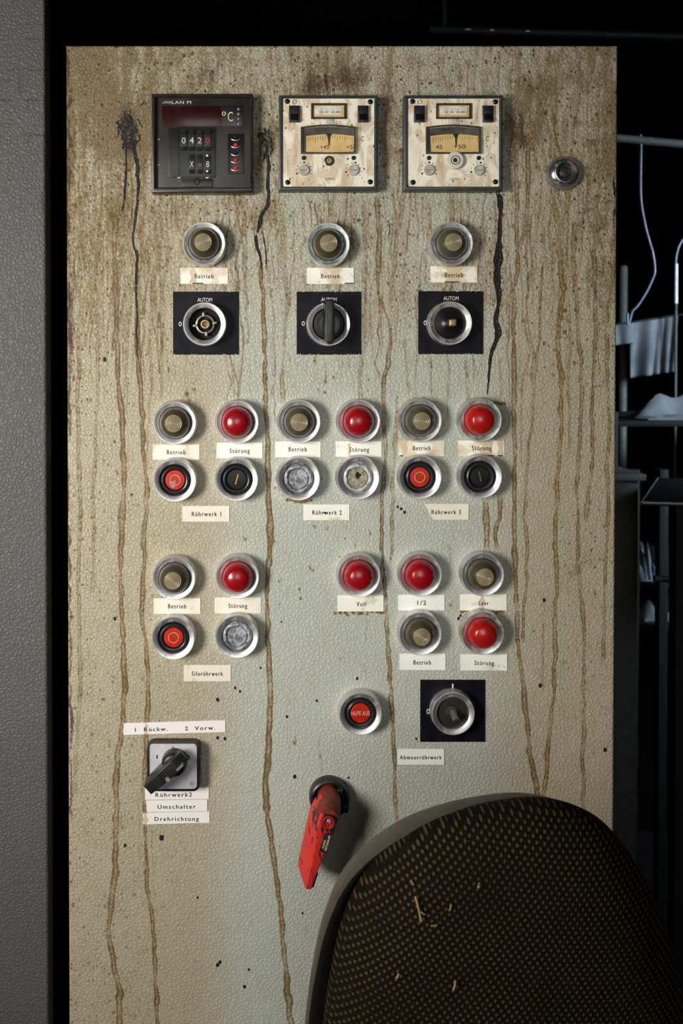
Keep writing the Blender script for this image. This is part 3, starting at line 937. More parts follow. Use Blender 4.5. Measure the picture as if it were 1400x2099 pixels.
def button(px, py, kind, bez, label, ang=0.0):
    p = P(px, py, H0)
    t = thing('push_button', (p.x, 0, p.z), label, 'push button', 'push buttons on the control cabinet door')
    lathe('bezel', RIM, M[bez], t, 64)
    boot = [(16.05, 3), (16.0, 6.2), (15.0, 7.0), (14.4, 9.6), (13.6, 11.0), (12.5, 11.6), (11.5, 11.3), (10.8, 10.0), (10.4, 8.6), (10.0, 8.4)]
    if kind in ('wax', 'wax2'):
        def wav(r, h, a):
            return r, h + (0.35 * math.sin(5 * a + r) + .25 * math.sin(11 * a - r * 2)) * (1 if r < 15.5 else 0)
        b = lathe('rubber_boot', boot, M[kind], t, 72, mod=wav)
        b['label'] = 'chalky grey membrane'
    else:
        lathe('rubber_boot', boot, M['rubber'], t, 64)
    if kind == 'red' or kind == 'hupe':
        cap = lathe('button_cap', [(10.1, 6), (10.1, 9.6), (9.7, 10.2), (6, 10.3), (0, 10.35)], M['redcap'], t, 48)
        if kind == 'red':
            if ang:
                pts = [(-.0062, -.0030), (-.0040, -.0044), (-.0048, -.0018), (-.0022, -.0012), (.0004, .0002), (.0012, -.0034), (-.0006, -.0076), (-.0036, -.0080)]
                prism('scuffed_patch', pts, -0.0102, -0.01055, M['scuff'], cap, 0, False)
            lathe('ring_mark', [(5.5, 10.25), (5.5, 10.5), (4.8, 10.5), (4.8, 10.25)], M['goldmark'], cap, 40)
        else:
            text('lettering', 'HUPE AUS', 0.0188, 0.0046, 0, 0.0001, 0.0103, M['cream'], cap, 0, 1.05)
    elif kind in ('dash', 'faint'):
        cap = lathe('button_cap', [(10.1, 6), (10.1, 9.2), (9.7, 9.8), (6, 9.9), (0, 9.95)], M['blackgloss'], t, 48)
        c, s = math.cos(ang), math.sin(ang)
        L, W_ = 0.0052, 0.00055
        pts = [(x * c - z * s, x * s + z * c) for x, z in ((-W_, -L), (W_, -L), (W_, L), (-W_, L))]
        prism('dash_mark', pts, -0.0098, -0.0102, M['goldmark' if kind == 'dash' else 'faintgold'], cap, 0, False)
    elif kind == 'wax':
        lathe('button_cap', [(10.1, 6), (10.1, 9.3), (9.4, 10.2), (8.6, 10.0), (6, 9.9), (0, 9.8)], M['wax'], t, 48)
    else:
        cap = lathe('button_cap', [(10.1, 6), (10.1, 9.6), (9.6, 10.1), (6, 10.3), (0, 10.2)], M['beige'], t, 48)
        pts = [(0.0028 * math.cos(a) * (1 + .25 * math.sin(3 * a + 1)), 0.0025 + 0.0030 * math.sin(a) * (1 + .25 * math.cos(4 * a))) for a in np.linspace(0, 6.1, 22)]
        prism('dark_blotch', pts, -0.0102, -0.0106, M['void'], cap, 0, False)
    return t


button(358, 985, 'red', 'satin', 'red stop button with a scratched ring mark, above Rührwerk 1', 1.0)
button(485, 983.6, 'dash', 'satin', 'black button with bright slanted yellow dash, above Rührwerk 1', math.radians(-15))
button(612, 982, 'wax', 'satin', 'grey scuffed button between Rührwerk 1 and Rührwerk 2 labels')
button(734, 980, 'wax2', 'satin', 'pale scuffed button with crusted beige cap and dark blotch')
button(861.5, 979, 'red', 'satin', 'bright red button with thin gold ring, above Rührwerk 3')
button(985.5, 978, 'faint', 'satin', 'black button with faint dash under the tar-stained Störung label', math.radians(12))
button(355, 1309, 'red', 'satin', 'red button with gold ring under the lower left Betrieb label')
button(486, 1306, 'wax', 'satin', 'grey scuffed button above the Silorührwerk label')
button(739.5, 1464.5, 'hupe', 'satin', 'red button lettered HUPE AUS, left of the lowest black switch plate')

# ------------------------------------------------------------------ rotary switches on black plates


def chips(x0, x1, z0, z1, h, n, parent, side='bt'):
    for _ in range(n):
        sd = random.choice(side)
        if sd in 'bt':
            x = random.uniform(x0, x1)
            z = (z0 + random.uniform(0, .0007)) if sd == 'b' else (z1 - random.uniform(0, .0005))
        else:
            z = random.uniform(z0, z1)
            x = (x0 + .0003) if sd == 'l' else (x1 - .0003)
        k = random.randint(4, 6)
        a0 = random.random() * 6
        rx, rz = random.uniform(.0003, .0012), random.uniform(.0002, .0005)
        prism('chipped_spot', [(x + rx * math.cos(a0 + i * 6.283 / k) * random.uniform(.5, 1), z + rz * math.sin(a0 + i * 6.283 / k) * random.uniform(.5, 1)) for i in range(k)],
              -h + .0001, -h - .00012, M['chip'], parent, 0, False)


RIM2 = [(22.6, 0.8), (22.6, 4.5), (22.0, 5.4), (22.0, 11.0), (21.8, 12.6), (21.3, 13.4), (20.8, 13.4), (16.5, 10.9), (16.2, 9.9), (16.2, 2.0)]


def rotary(x0, y0, x1, y1, rx, ry, kind, label, texts, bez='satin', nchips=10):
    a, b = P(x0, y1), P(x1, y0)
    c = P(rx, ry, H0)
    t = thing('rotary_switch', (c.x, 0, c.z), label, 'rotary switch', 'rotary switches on black plates')
    X0, X1, Z0, Z1 = a.x - c.x, b.x - c.x, a.z - c.z, b.z - c.z
    pl = box('legend_plate', X0, X1, -0.0012, 0, Z0, Z1, M['plate'], t, 0.0003, 1)
    if nchips:
        chips(X0 + .001, X1 - .001, Z0, Z1, 0.0012, nchips, pl, 'bbbt')
    for s, tx, ty, w_, cap in texts:
        q = P(tx, ty)
        text('lettering', s, w_ * S, cap * S, q.x - c.x, q.z - c.z, 0.0012, M['white'], pl, 0, 1.0)
    lathe('bezel', RIM2, M[bez], t, 64)
    if kind == 'open':
        lathe('socket', [(16.2, 9), (15.6, 4), (15.4, 1.3), (0, 1.3)], M['void'], t, 48)
        lathe('contact_ring', [(9.6, 1.2), (9.6, 5.5), (8.0, 5.8), (7.6, 4), (7.6, 1.2)], M['steel'], t, 40)
        for k in range(4):
            aa = math.radians(8 + 90 * k)
            bm = bmesh.new()
            add_box(bm, 0.0078, 0.0122, -0.0072, -0.0014, -0.0012, 0.0012)
            bmesh.ops.rotate(bm, verts=bm.verts, cent=(0, 0, 0), matrix=Matrix.Rotation(-aa, 3, 'Y'))
            bmo('contact_tab', bm, M['steel'], t, True, None, 0.0004)
        lathe('brass_sleeve', [(4.9, 1.2), (4.9, 6.0), (4.3, 6.5), (3.0, 6.5), (2.4, 4.2), (2.4, 2.0), (0, 2.0)], M['brass'], t, 12)
    elif kind == 'knob':
        lathe('knob_base', [(16.2, 3), (16.0, 8.5), (15.0, 10.2), (12, 10.6), (11.6, 9.8), (10.6, 9.8), (10, 10.8), (0, 10.8)], M['blackgloss'], t, 56)
        bm = bmesh.new()
        pts = [(-0.0052, 0.0240), (0.0052, 0.0240), (0.0060, -0.012), (0.0040, -0.0185), (0.0, -0.0215), (-0.0040, -0.0185), (-0.0060, -0.012)]
        for h0, k, zz in ((0.0100, 1.0, 0.0), (0.0310, .86, 0.0)):
            pass
        A = [bm.verts.new((x * 1.08, -0.0100, z)) for x, z in pts]
        B = [bm.verts.new((x * .80, -0.0300, z * (.97))) for x, z in pts]
        bm.faces.new(A)
        bm.faces.new(B[::-1])
        for i in range(len(pts)):
            j = (i + 1) % len(pts)
            bm.faces.new([A[i], B[i], B[j], A[j]])
        bmo('knob_handle', bm, M['blackgloss'], t, True, None, 0.0014, 3)
    elif kind == 'shaft':
        lathe('cover_disc', [(16.2, 3), (16.0, 8.0), (10, 9.4), (4.5, 11.5), (4.0, 12.2), (0, 12.2)], M['blackgloss'], t, 56)
        bm = bmesh.new()
        add_box(bm, -0.0024, 0.0048, -0.0185, -0.0118, -0.0034, 0.0036)
        bmo('drive_shaft', bm, M['brass'], t, True, None, 0.0012, 3)
    else:
        lathe('cover_disc', [(16.2, 3), (16.0, 8.0), (12, 8.6), (7.5, 8.8), (6.5, 10.5), (5.0, 11.0), (0, 11.0)], M['fascia'], t, 56)
        pts = [Vector((0.000, -0.010, 0.001)), Vector((0.0006, -0.015, -0.0015)), Vector((0.0016, -0.021, -0.004))]
        tube('bent_shaft', pts, [0.0042, 0.0036, 0.0034], M['steel'], t, 8)
    return t


rotary(355, 598, 489, 727, 419, 664, 'open', 'black plate switch with no knob, open round socket showing brass contacts',
       [('AUTOM', 420, 614.5, 30, 8.5), ('0', 369.5, 664, 6, 10)], nchips=12)
rotary(608, 598, 740, 727, 674, 664, 'knob', 'black plate switch with its upright black knob still fitted',
       [('AUTOM', 674, 614, 32, 8.5), ('0', 621.5, 663, 6, 10)], nchips=26)
rotary(857, 597, 990, 726, 924, 662, 'shaft', 'black plate switch with bare square brass shaft beside the tar run',
       [('AUTOM', 924, 611.5, 31, 8.5), ('0', 871, 661.5, 6, 10)], 'satin_dirty', nchips=22)
rotary(861, 1393, 994, 1520, 929.6, 1464, 'stub', 'lowest black plate switch marked 0 and 1 with a bent grey stub',
       [('1', 927.5, 1404.5, 3, 9), ('0', 877, 1457, 6.5, 11)], 'satin', nchips=0)

# ------------------------------------------------------------------ paper and tape labels


def sticker(pts, s, tw, cap, m, label, tx=None, ty=None, streaks=(), burns=(), rot=0.0, group='lettered labels stuck on the door', spacing=1.25, hh=0.0005, smudge=None):
    xs = [p[0] for p in pts]
    ys = [p[1] for p in pts]
    cxp, cyp = sum(xs) / 4, sum(ys) / 4
    c = P(cxp, cyp)
    # four corners: tl, tr, br, bl -> fine grid so the stains have a shape
    tl, tr, br, bl = [P(x, y) - c for x, y in pts]
    nx, nz = 64, 22
    verts, faces, stain, burn = [], [], [], []
    for j in range(nz + 1):
        v = j / nz
        for i in range(nx + 1):
            u = i / nx
            q = (tl * (1 - u) + tr * u) * (1 - v) + (bl * (1 - u) + br * u) * v
            lift = 0.00022 * math.sin(u * 9 + cxp) * (1 - min(1, min(u, 1 - u) * 6)) if min(u, 1 - u) < .17 else 0
            verts.append((q.x, -hh - abs(lift), q.z))
            st = 0
            px_, py_ = pts[0][0] + u * (pts[1][0] - pts[0][0]), pts[0][1] + v * (pts[3][1] - pts[0][1])
            for (x0, x1, y0, y1, a) in streaks:
                mid, hwid = (x0 + x1) / 2, (x1 - x0) / 2
                k = hwid * (1 + .35 * math.sin(py_ * .35 + x0))
                e = max(0, min(1, (k - abs(px_ - mid)) / 1.5)) * max(0, min(1, (py_ - y0) / 1.5)) * max(0, min(1, (y1 - py_) / 1.5))
                st = max(st, e * a)
            bu = 0
            for (x0, x1) in burns:
                e = max(0, min(1, min(px_ - x0, x1 - px_) / 1.5)) * max(0, (v - .90) / .06)
                bu = max(bu, min(1, e))
            stain.append(st)
            burn.append(bu)
    W_ = nx + 1
    for j in range(nz):
        for i in range(nx):
            a = j * W_ + i
            faces.append((a, a + W_, a + W_ + 1, a + 1))
    ring = [i for i in range(nx)] + [j * W_ + nx for j in range(nz)] + [nz * W_ + i for i in range(nx, 0, -1)] + [j * W_ for j in range(nz, 0, -1)]
    n0 = len(verts)
    for r in ring:
        verts.append((verts[r][0], 0.0, verts[r][2]))
        stain.append(stain[r])
        burn.append(burn[r])
    for k in range(len(ring)):
        k2 = (k + 1) % len(ring)
        faces.append((ring[k], ring[k2], n0 + k2, n0 + k))
    t = raw('label', verts, faces, M[m], None, False, (c.x, 0, c.z))
    for key, arr in (('stain', stain), ('burn', burn)):
        at = t.data.attributes.new(key, 'FLOAT', 'POINT')
        at.data.foreach_set('value', np.array(arr, np.float32))
    tag(t, label, 'label', group)
    if s:
        parts = s if isinstance(s, list) else [(s, tx if tx is not None else cxp, ty if ty is not None else cyp, tw)]
        for s_, x_, y_, w_ in parts:
            q = P(x_, y_) - c
            text('lettering', s_, w_ * S, cap * S, q.x, q.z, hh + 0.0003, M['ink'], t, rot, spacing)
    if smudge:
        q = P(*smudge) - c
        prism('ink_smudge', [(q.x + .0022 * math.cos(a) * (1 + .4 * math.sin(5 * a)), q.z + .0009 * math.sin(a) * (1 + .4 * math.cos(3 * a))) for a in np.linspace(0, 6, 14)],
              -hh, -hh - .0005, M['ink'], t, 0, False)
    return t


def R(x0, y0, x1, y1, sk=0):
    return [(x0, y0), (x1, y0 - sk), (x1 + sk * .3, y1 - sk), (x0 + sk * .3, y1)]


CAP = 9.6
sticker(R(370, 549, 467, 582), 'Betrieb', 38, CAP, 's2', 'stained Betrieb label above the open rotary socket', ty=566, streaks=[(390, 402, 549, 580, .7)], burns=[(394, 418)])
sticker(R(629, 549, 725, 582), 'Betrieb', 38, CAP, 's2', 'Betrieb label with torn brown corner above the knobbed switch', ty=566, burns=[(706, 726)])
sticker(R(882, 546, 978, 579), 'Betrieb', 37, CAP, 's2', 'Betrieb label with round coffee-brown blotch beside the tar run', ty=563.5, streaks=[(910, 948, 547, 579, .6)], burns=[(911, 942)])
sticker(R(313, 911, 409, 942), 'Betrieb', 38, CAP, 's3', 'cream Betrieb label between clear lamp and leftmost scratched red button', ty=926.5)
sticker(R(444, 907.5, 538, 939), 'Störung', 41, CAP, 's1', 'Störung label above the black button with bright yellow dash', tx=491, ty=923.5)
sticker(R(564, 905, 657, 937), 'Betrieb', 37, CAP, 's1', 'Betrieb label directly above the grey scuffed button of Rührwerk 2', tx=610, ty=920.5)
sticker(R(688, 904.5, 782, 936), 'Störung', 40, CAP, 's1', 'Störung label above the pale button with the dark blotch', tx=736, ty=921, streaks=[(713, 719, 908, 935, .5)])
sticker(R(817, 903, 911, 935), 'Betrieb', 36, CAP, 's2', 'Betrieb label with burnt left corner above the bright red button', tx=864, ty=918, streaks=[(824, 834, 908, 935, .5)], burns=[(818, 827)])
sticker(R(939, 903, 1034, 935), 'Störung', 40, CAP, 's2', 'Störung label crossed by two wide brown streaks', tx=987, ty=918, streaks=[(985, 1007, 903, 935, .45), (996, 1008, 903, 935, .8), (1021, 1031, 903, 935, .85)], burns=[(996, 1014), (1019, 1032)])
sticker(R(374, 1037, 470, 1069), 'Rührwerk 1', 60, CAP, 's3', 'cream label reading Rührwerk 1', tx=423, ty=1053)
sticker(R(622, 1034, 716, 1066), 'Rührwerk 2', 60, CAP, 's1', 'white label reading Rührwerk 2 with a black smudge in it', tx=670, ty=1050, smudge=(667, 1051))
sticker([(870, 1033), (960.5, 1033), (960, 1065), (888.5, 1065)], 'Rührwerk 3', 60, CAP, 's3', 'label reading Rührwerk 3 with its left end cut slantwise', tx=914, ty=1049)
sticker(R(315, 1226, 411, 1258), 'Betrieb', 37, CAP, 's3', 'cream Betrieb label above the red button left of the Silorührwerk group', ty=1242, streaks=[(313, 318, 1236, 1244, .8)])
sticker(R(440, 1224.5, 535, 1257), 'Störung', 38, CAP, 's3', 'cream Störung label above the grey Silorührwerk button', ty=1241)
sticker(R(692, 1220, 786, 1253), 'Voll', 19, CAP, 's1', 'label reading Voll with rusty crust below', tx=740, ty=1237.5)
sticker(R(816, 1219, 911, 1251), '1/2', 18, CAP, 's0', 'clean white label reading 1/2', tx=864, ty=1235)
sticker(R(943, 1218, 1038, 1251), 'Leer', 20, CAP, 's1', 'label reading Leer with a brown run through its middle', tx=991, ty=1235.5, streaks=[(984, 993, 1218, 1251, 1.0)])
sticker(R(819, 1340, 913, 1373), 'Betrieb', 36, CAP, 's0', 'clean Betrieb label just above the lowest black switch plate', tx=865, ty=1357)
sticker(R(944, 1341, 1039, 1374), 'Störung', 40, CAP, 's0', 'clean Störung label at lower right, under the lowest red lamp', tx=992, ty=1358)
sticker(R(377, 1363, 473, 1396), 'Silorührwerk', 64, CAP, 's3', 'cream label reading Silorührwerk', tx=425, ty=1380)
sticker(R(815, 1535, 910, 1567), 'Abmoorrührwerk', 86, CAP * .9, 's0', 'white label reading Abmoorrührwerk', tx=862, ty=1551.5, spacing=1.3)
TG = 'printed tape strips round the cam switch'
sticker([(254, 1482), (462, 1476), (462, 1500), (253, 1506)], [('1  Rückw.', 310, 1494, 67), ('2  Vorw.', 410, 1491.5, 62)], 0, 8.6, 'sp', 'long tape strip reading 1 Rückw. 2 Vorw. above the cam switch',
        streaks=[(297, 303, 1470, 1510, 1.2)], rot=math.radians(1.6), group=TG, spacing=1.3)
sticker([(297, 1615), (428, 1613), (428, 1637), (298, 1639)], [('Rührwerk2', 356, 1628, 75)], 0, 8.8, 'sp', 'topmost tape strip below the cam switch, reading Rührwerk2', rot=math.radians(.6), group=TG, spacing=1.3)
sticker([(300, 1640.5), (425, 1638.5), (425, 1662), (301, 1664)], [('Umschalter', 362, 1652.5, 78)], 0, 8.8, 'sp', 'middle tape strip reading Umschalter', rot=math.radians(.4), group=TG, spacing=1.3)
sticker([(293, 1665.5), (429.5, 1663), (429.5, 1686), (294, 1689)], [('Drehrichtung', 362, 1677.5, 91)], 0, 8.8, 'sp', 'lowest tape strip reading Drehrichtung', streaks=[(293, 303, 1660, 1695, 1.0)], rot=math.radians(.4), group=TG, spacing=1.3)

# ------------------------------------------------------------------ digital controller (top left)
HF = 0.013


class Local:
    def __init__(s, cxp, cyp, h):
        s.c = P(cxp, cyp, h)

    def p(s, px, py, h):
        q = P(px, py, h)
        return q.x - s.c.x, q.z - s.c.z

    def rect(s, x0, y0, x1, y1, h):
        a = s.p(x0, y1, h)
        b = s.p(x1, y0, h)
        return a[0], b[0], a[1], b[1]


def lbox(L, name, x0, y0, x1, y1, h0, h1, m, parent, bevel=0.0004):
    a = L.rect(x0, y0, x1, y1, h1)
    return box(name, a[0], a[1], -h1, -h0, a[2], a[3], M[m], parent, bevel)


def frame_mesh(name, o, i, h0, h1, hin, m, parent):
    """rectangular frame: outer rect o, inner rect i (x0,x1,z0,z1), sloping to hin at the inner edge"""
    bm = bmesh.new()

    def ring(r, h):
        return [bm.verts.new((x, -h, z)) for x, z in ((r[0], r[2]), (r[1], r[2]), (r[1], r[3]), (r[0], r[3]))]
    e = 0.0012
    rs = [ring(o, h0), ring(o, h1 - e * .6), ring((o[0] + e, o[1] - e, o[2] + e, o[3] - e), h1), ring((i[0] - e, i[1] + e, i[2] - e, i[3] + e), h1), ring(i, h1 - e), ring(i, hin)]
    for a, b in zip(rs, rs[1:]):
        for k in range(4):
            bm.faces.new([a[k], a[(k + 1) % 4], b[(k + 1) % 4], b[k]])
    return bmo(name, bm, m, parent, True)


L = Local(416, 293, HF)
t = thing('temperature_controller', (L.c.x, 0, L.c.z), 'black digital temperature controller with dark red display and thumbwheels reading 0420', 'controller')
frame_mesh('housing', L.rect(311, 192, 518, 395, HF), L.rect(319, 199, 513, 384, HF), 0, HF, 0.0085, M['housing'], t)
fa = lbox(L, 'fascia', 318, 198, 514, 385, 0.001, 0.0088, 'fascia', t, 0.0003)
q = L.p(372, 209.5, .009)
text('lettering', 'LAN M', 0.0195, 0.0032, q[0], q[1], 0.0088, M['white'], fa, 0, 1.1)
q = L.rect(331, 207.3, 353, 212, .009)
prism('smeared_logo', [(q[0], q[2]), (q[1], q[2]), (q[1] - .001, q[3]), (q[0] + .003, q[3])], -0.0088, -0.0090, M['greymark'], fa, 0, False)
lbox(L, 'display_window', 332, 217, 453, 259, 0.006, 0.0096, 'display', t)
dk = lbox(L, 'unit_panel', 453.5, 216, 498, 259, 0.006, 0.0094, 'keypad', t)
q = L.p(463, 238, .0095)
lathe('degree_ring', [(2.1, 9.4), (2.1, 9.7), (1.2, 9.7), (1.2, 9.4)], M['cream'], dk, 20, q[0] - .002, q[1] + .0025)
text('lettering', 'C', 0.0052, 0.0100, q[0] + .0045, q[1] - .0002, 0.0094, M['cream'], dk)
for k in range(4):
    q = L.p(489, 224 + k * 10, .0095)
    lathe('led_holder', [(1.5, 9.0), (1.5, 10.2), (0.8, 10.6), (0, 10.6)], M['greymark'], dk, 12, q[0], q[1])
kp = lbox(L, 'thumbwheel_block', 345, 261, 441, 363, 0.006, 0.0108, 'keypad', t)
lbox(L, 'side_strip', 346, 263, 367, 361, 0.0108, 0.0113, 'keypad', kp, .0002)
for k, (ch, mm_) in enumerate((('0', 'white'), ('4', 'white'), ('2', 'white'), ('0', 'redmark'))):
    x = 376.5 + k * 16.4
    lbox(L, 'thumbwheel', x - 7, 273, x + 7, 302, 0.0108, 0.0118, 'black', kp)
    for y in (270, 303):
        lbox(L, 'wheel_tab', x - 5.5, y - 3.5, x + 5.5, y + 3.5, 0.0108, 0.0138, 'void', kp)
    q = L.p(x, 287.5, .0118)
    text('digit', ch, 0.0038 if ch != '4' else .0044, 0.0062, q[0], q[1], 0.0118, M[mm_], kp)
for k, ch in enumerate(('X', 'o', '8')):
    x = 392.9 + k * 16.4
    lbox(L, 'thumbwheel', x - 7, 322, x + 7, 350, 0.0108, 0.0118, 'black', kp)
    for y in (319, 351):
        tb = lbox(L, 'wheel_tab', x - 5.5, y - 3.5, x + 5.5, y + 3.5, 0.0108, 0.0138, 'void', kp)
        if k == 2:
            q = L.p(x - 1, y, .0138)
            lathe('glint_dot', [(1.3, 13.7), (1.2, 14.2), (0, 14.4)], M['white'], tb, 12, q[0], q[1])
    q = L.p(x, 336, .0118)
    text('digit', ch, (0.0036, .0030, .0030)[k], (0.0062, .005, .0062)[k], q[0], q[1], 0.0118, M[('white', 'greymark', 'white')[k]], kp)
sl = lbox(L, 'trimmer_slot', 467, 274, 500, 356, 0.006, 0.0098, 'blackgloss', t)
for k, red in enumerate((0, 1, 0, 1, 1)):
    q = L.p(483, (283, 298, 314, 329, 345)[k], .0098)
    lathe('trimmer', [(2.3, 9.6), (2.3, 11.6), (1.7, 12.2), (0, 12.3)], M['redcap' if red else 'void'], sl, 20, q[0], q[1])
    tube('trimmer_clip', [(q[0] - .0042, -.0104, q[1] - .0012), (q[0] - .002, -.0110, q[1] - .0026), (q[0] + .002, -.0110, q[1] - .0026), (q[0] + .0042, -.0104, q[1] - .0008)], .00042, M['satin'], sl, 6)
for y in (286, 338):
    q = L.p(327, y, .009)
    box('indicator_led', q[0] - .002, q[0] + .0006, -0.0094, -0.008, q[1] - .0007, q[1] + .0007, M['greymark'], t, .0002)
q = L.p(404, 373, .009)
lathe('release_screw', [(4.2, 8.6), (4.0, 10.2), (2.6, 10.8), (1.8, 9.4), (0, 9.4)], M['void'], t, 9, q[0], q[1])
lbox(L, 'retaining_lip', 372, 366, 436, 383, 0.008, 0.0104, 'housing', t, .0008)
for x in (367, 425):
    q = L.p(x, 364, .011)
    prism('worn_corner', [(q[0] - .002, q[1] + .0006), (q[0] + .0024, q[1] + .0008), (q[0] - .0004, q[1] - .0012)], -0.0088, -0.0106, M['cream'], t, 0, False)

# ------------------------------------------------------------------ the two analogue temperature regulators


def meter(cxp, cyp, facem, label, big, ptr, hole):
    L = Local(cxp, cyp, HF)
    t = thing('temperature_meter', (L.c.x, 0, L.c.z), label, 'meter', 'square analogue meters along the top of the door')
    X = lambda v: cxp + v
    Y = lambda v: cyp + v
    o = L.rect(X(-102), Y(-97), X(101), Y(98), HF)
    i = L.rect(X(-94), Y(-91), X(94), Y(90), HF)
    frame_mesh('frame', o, i, 0, HF, 0.0095, M['frame'], t)
    a = L.rect(X(-95), Y(-92), X(95), Y(91), .010)
    fc = prism('face_plate', rrect(a[1] - a[0], a[3] - a[2], .003, 5, (a[0] + a[1]) / 2, (a[2] + a[3]) / 2), -0.001, -0.0112, M[facem], t, 0)
    HP = 0.0112
    for sx, sy in ((-85, -84), (85, -83), (-84, 82), (85, 81)):
        q = L.p(X(sx), Y(sy), HP)
        lathe('corner_screw', [(2.5, 11), (2.5, 12.0), (1.8, 12.6), (0, 12.8)], M['blackgloss'], t, 20, q[0], q[1])
    for sx in (-70, 71):
        sw = lbox(L, 'rocker_switch', X(sx - 11), Y(-76), X(sx + 11), Y(-42), HP, HP + .003, 'black', t, .0006)
        b = L.rect(X(sx - 8), Y(-62), X(sx + 8), Y(-46), HP + .004)
        bm = bmesh.new()
        vs = add_box(bm, b[0], b[1], -(HP + .0055), -(HP + .002), b[2], b[3])
        for v in vs:
            if v.co.y < -(HP + .005) and v.co.z > (b[2] + b[3]) / 2:
                v.co.y += .003
        bmo('rocker', bm, M['blackgloss'], sw, True, None, .0005)
    # small window
    fr = L.rect(X(-36), Y(-81), X(37), Y(-49), HP + .002)
    ir = L.rect(X(-31), Y(-77), X(32), Y(-53), HP + .002)
    sw = frame_mesh('small_window', fr, ir, HP - .001, HP + .0022, HP - .0002, M['glassframe'], t)
    lbox(L, 'end_blend', X(-31), Y(-77), X(32), Y(-53), HP - .001, HP + .0002, 'dial', sw, 0)
    pts = []
    for k in range(15):
        u = k / 14
        pts.append(L.p(X(-27 + 54 * u), Y(-71.5 - 3.5 * math.sin(math.pi * u)), HP + .0006))
    pts += [L.p(X(27), Y(-57), HP + .0006), L.p(X(-27), Y(-57), HP + .0006)]
    sd = prism('small_dial', pts, -(HP + .0001), -(HP + .0007), M['dialwhite'], sw, 0, False)
    for k, u in enumerate((-15, -4, 9, 18, 22)):
        q = L.p(X(u), Y(-68), HP + .0008)
        box('tick', q[0] - .0001, q[0] + .0001, -(HP + .0009), -(HP + .0006), q[1] - .0009, q[1] + .0009, M['ink'], sd, 0)
        q = L.p(X(u), Y(-62.5), HP + .0008)
        text('digit', ('20', '40', '60', '80', '90')[k], .0034, .0019, q[0], q[1], HP + .0007, M['ink'], sd, 0, 1.0)
    # large arched window
    def arch(ins, y0, y1, rise, n=14):
        out = []
        for k in range(n + 1):
            u = k / n
            out.append(L.p(X(-57 + ins + (113 - 2 * ins) * u), Y(y0 - rise * math.sin(math.pi * u)), HP + .002))
        for k in range(n + 1):
            u = 1 - k / n
            out.append(L.p(X(-57 + ins + (113 - 2 * ins) * u), Y(y1 - (rise * .0) * math.sin(math.pi * u)), HP + .002))
        return out
    outer, inner = arch(0, -32, 23, 4.5), arch(3.0, -29.5, 20.5, 4.2)
    bm = bmesh.new()
    rings = []
    for pts, h in ((outer, HP - .001), (outer, HP + .0026), (inner, HP + .0026), (inner, HP)):
        rings.append([bm.verts.new((x, -h, z)) for x, z in pts])
    n = len(outer)
    for a_, b_ in zip(rings, rings[1:]):
        for k in range(n):
            bm.faces.new([a_[k], a_[(k + 1) % n], b_[(k + 1) % n], b_[k]])
    bw = bmo('scale_window', bm, M['glassframe'], t, True)
    bk = prism('dial_back', arch(2.5, -29, 20.5, 4), -(HP - .0004), -(HP + .0003), M['dialgrey'], bw, 0, False)
    pts = []
    for k in range(15):
        u = k / 14
        pts.append(L.p(X(-46 + 98 * u - (0 if big == 'a' else 2)), Y(-13 - 4 * math.sin(math.pi * u)), HP + .0006))
    pts += [L.p(X(51), Y(19), HP + .0006), L.p(X(0), Y(20.5), HP + .0006), L.p(X(-46), Y(19), HP + .0006)]
    ds = prism('scale_strip', pts, -(HP + .0002), -(HP + .0008), M['dial'], bw, 0, False)
    bm = bmesh.new()
    for k in range(19):
        u = k / 18
        q0 = L.p(X(-42 + 90 * u), Y(-12 - 4 * math.sin(math.pi * u)), HP + .001)
        ln = .0052 if k % 3 == 0 else .0036
        add_box(bm, q0[0] - .00012, q0[0] + .00012, -(HP + .0010), -(HP + .0006), q0[1] - ln - .0005, q0[1] - .0005)
    tk = bmo('scale_ticks', bm, M['glassframe'], ds)
    for s_, x_, y_, w_ in (([('+45', -8, 9, 18), ('+5', 43, 9, 13)]) if big == 'a' else ([('45', -30, 9, 14), ('+50', 12, 8, 24)])):
        q = L.p(X(x_), Y(y_), HP + .001)
        text('digit', s_, w_ * S, .0042, q[0], q[1], HP + .0008, M['ink'], ds, 0, 1.0)
    q = L.p(X(ptr), Y(-14), HP + .002)
    pp = [(q[0] - .0028, q[1] + .0024), (q[0] + .0028, q[1] + .0024), (q[0] + .0012, q[1] - .0022), (q[0] + .0005, q[1] - .0105), (q[0] + .0001, q[1] - .0105), (q[0] - .0005, q[1] - .0022)]
    prism('pointer', pp, -(HP + .0011), -(HP + .0018), M['black'], bw, 0, False)
    # lower controls
    for sx in (-51, 51):
        q = L.p(X(sx), Y(32), HP)
        lathe('pin', [(2.1, 11), (2.1, 12.2), (1.4, 12.9), (0, 13)], M['blackgloss'], t, 16, q[0], q[1])
        q = L.p(X(sx + .5), Y(57), HP)
        kb = lathe('adjuster', [(5.6, 11), (5.5, 12.6), (5.0, 13.2), (3.5, 13.1), (0, 13.0)], M['knobgrey'], t, 32, q[0], q[1])
        box('slot', q[0] - .0033, q[0] + .0033, -.0133, -.0128, q[1] - .0003, q[1] + .0003, M['greymark'], kb, 0)
        bm = bmesh.new()
        for k in range(9):
            a_ = math.radians(205 - k * 29 - (12 if sx > 0 else 0))
            c_ = (q[0] + .0078 * math.cos(a_), q[1] + .0078 * math.sin(a_))
            rr = .0009 if k in (0, 4) else .00042
            add_box(bm, c_[0] - rr, c_[0] + rr, -(HP + .0003), -(HP - .0002), c_[1] - rr * .9, c_[1] + rr * .9)
        bmo('adjuster_marks', bm, M['ink'], kb)
    q = L.p(X(1 if hole == 'hole' else 2), Y(38), HP)
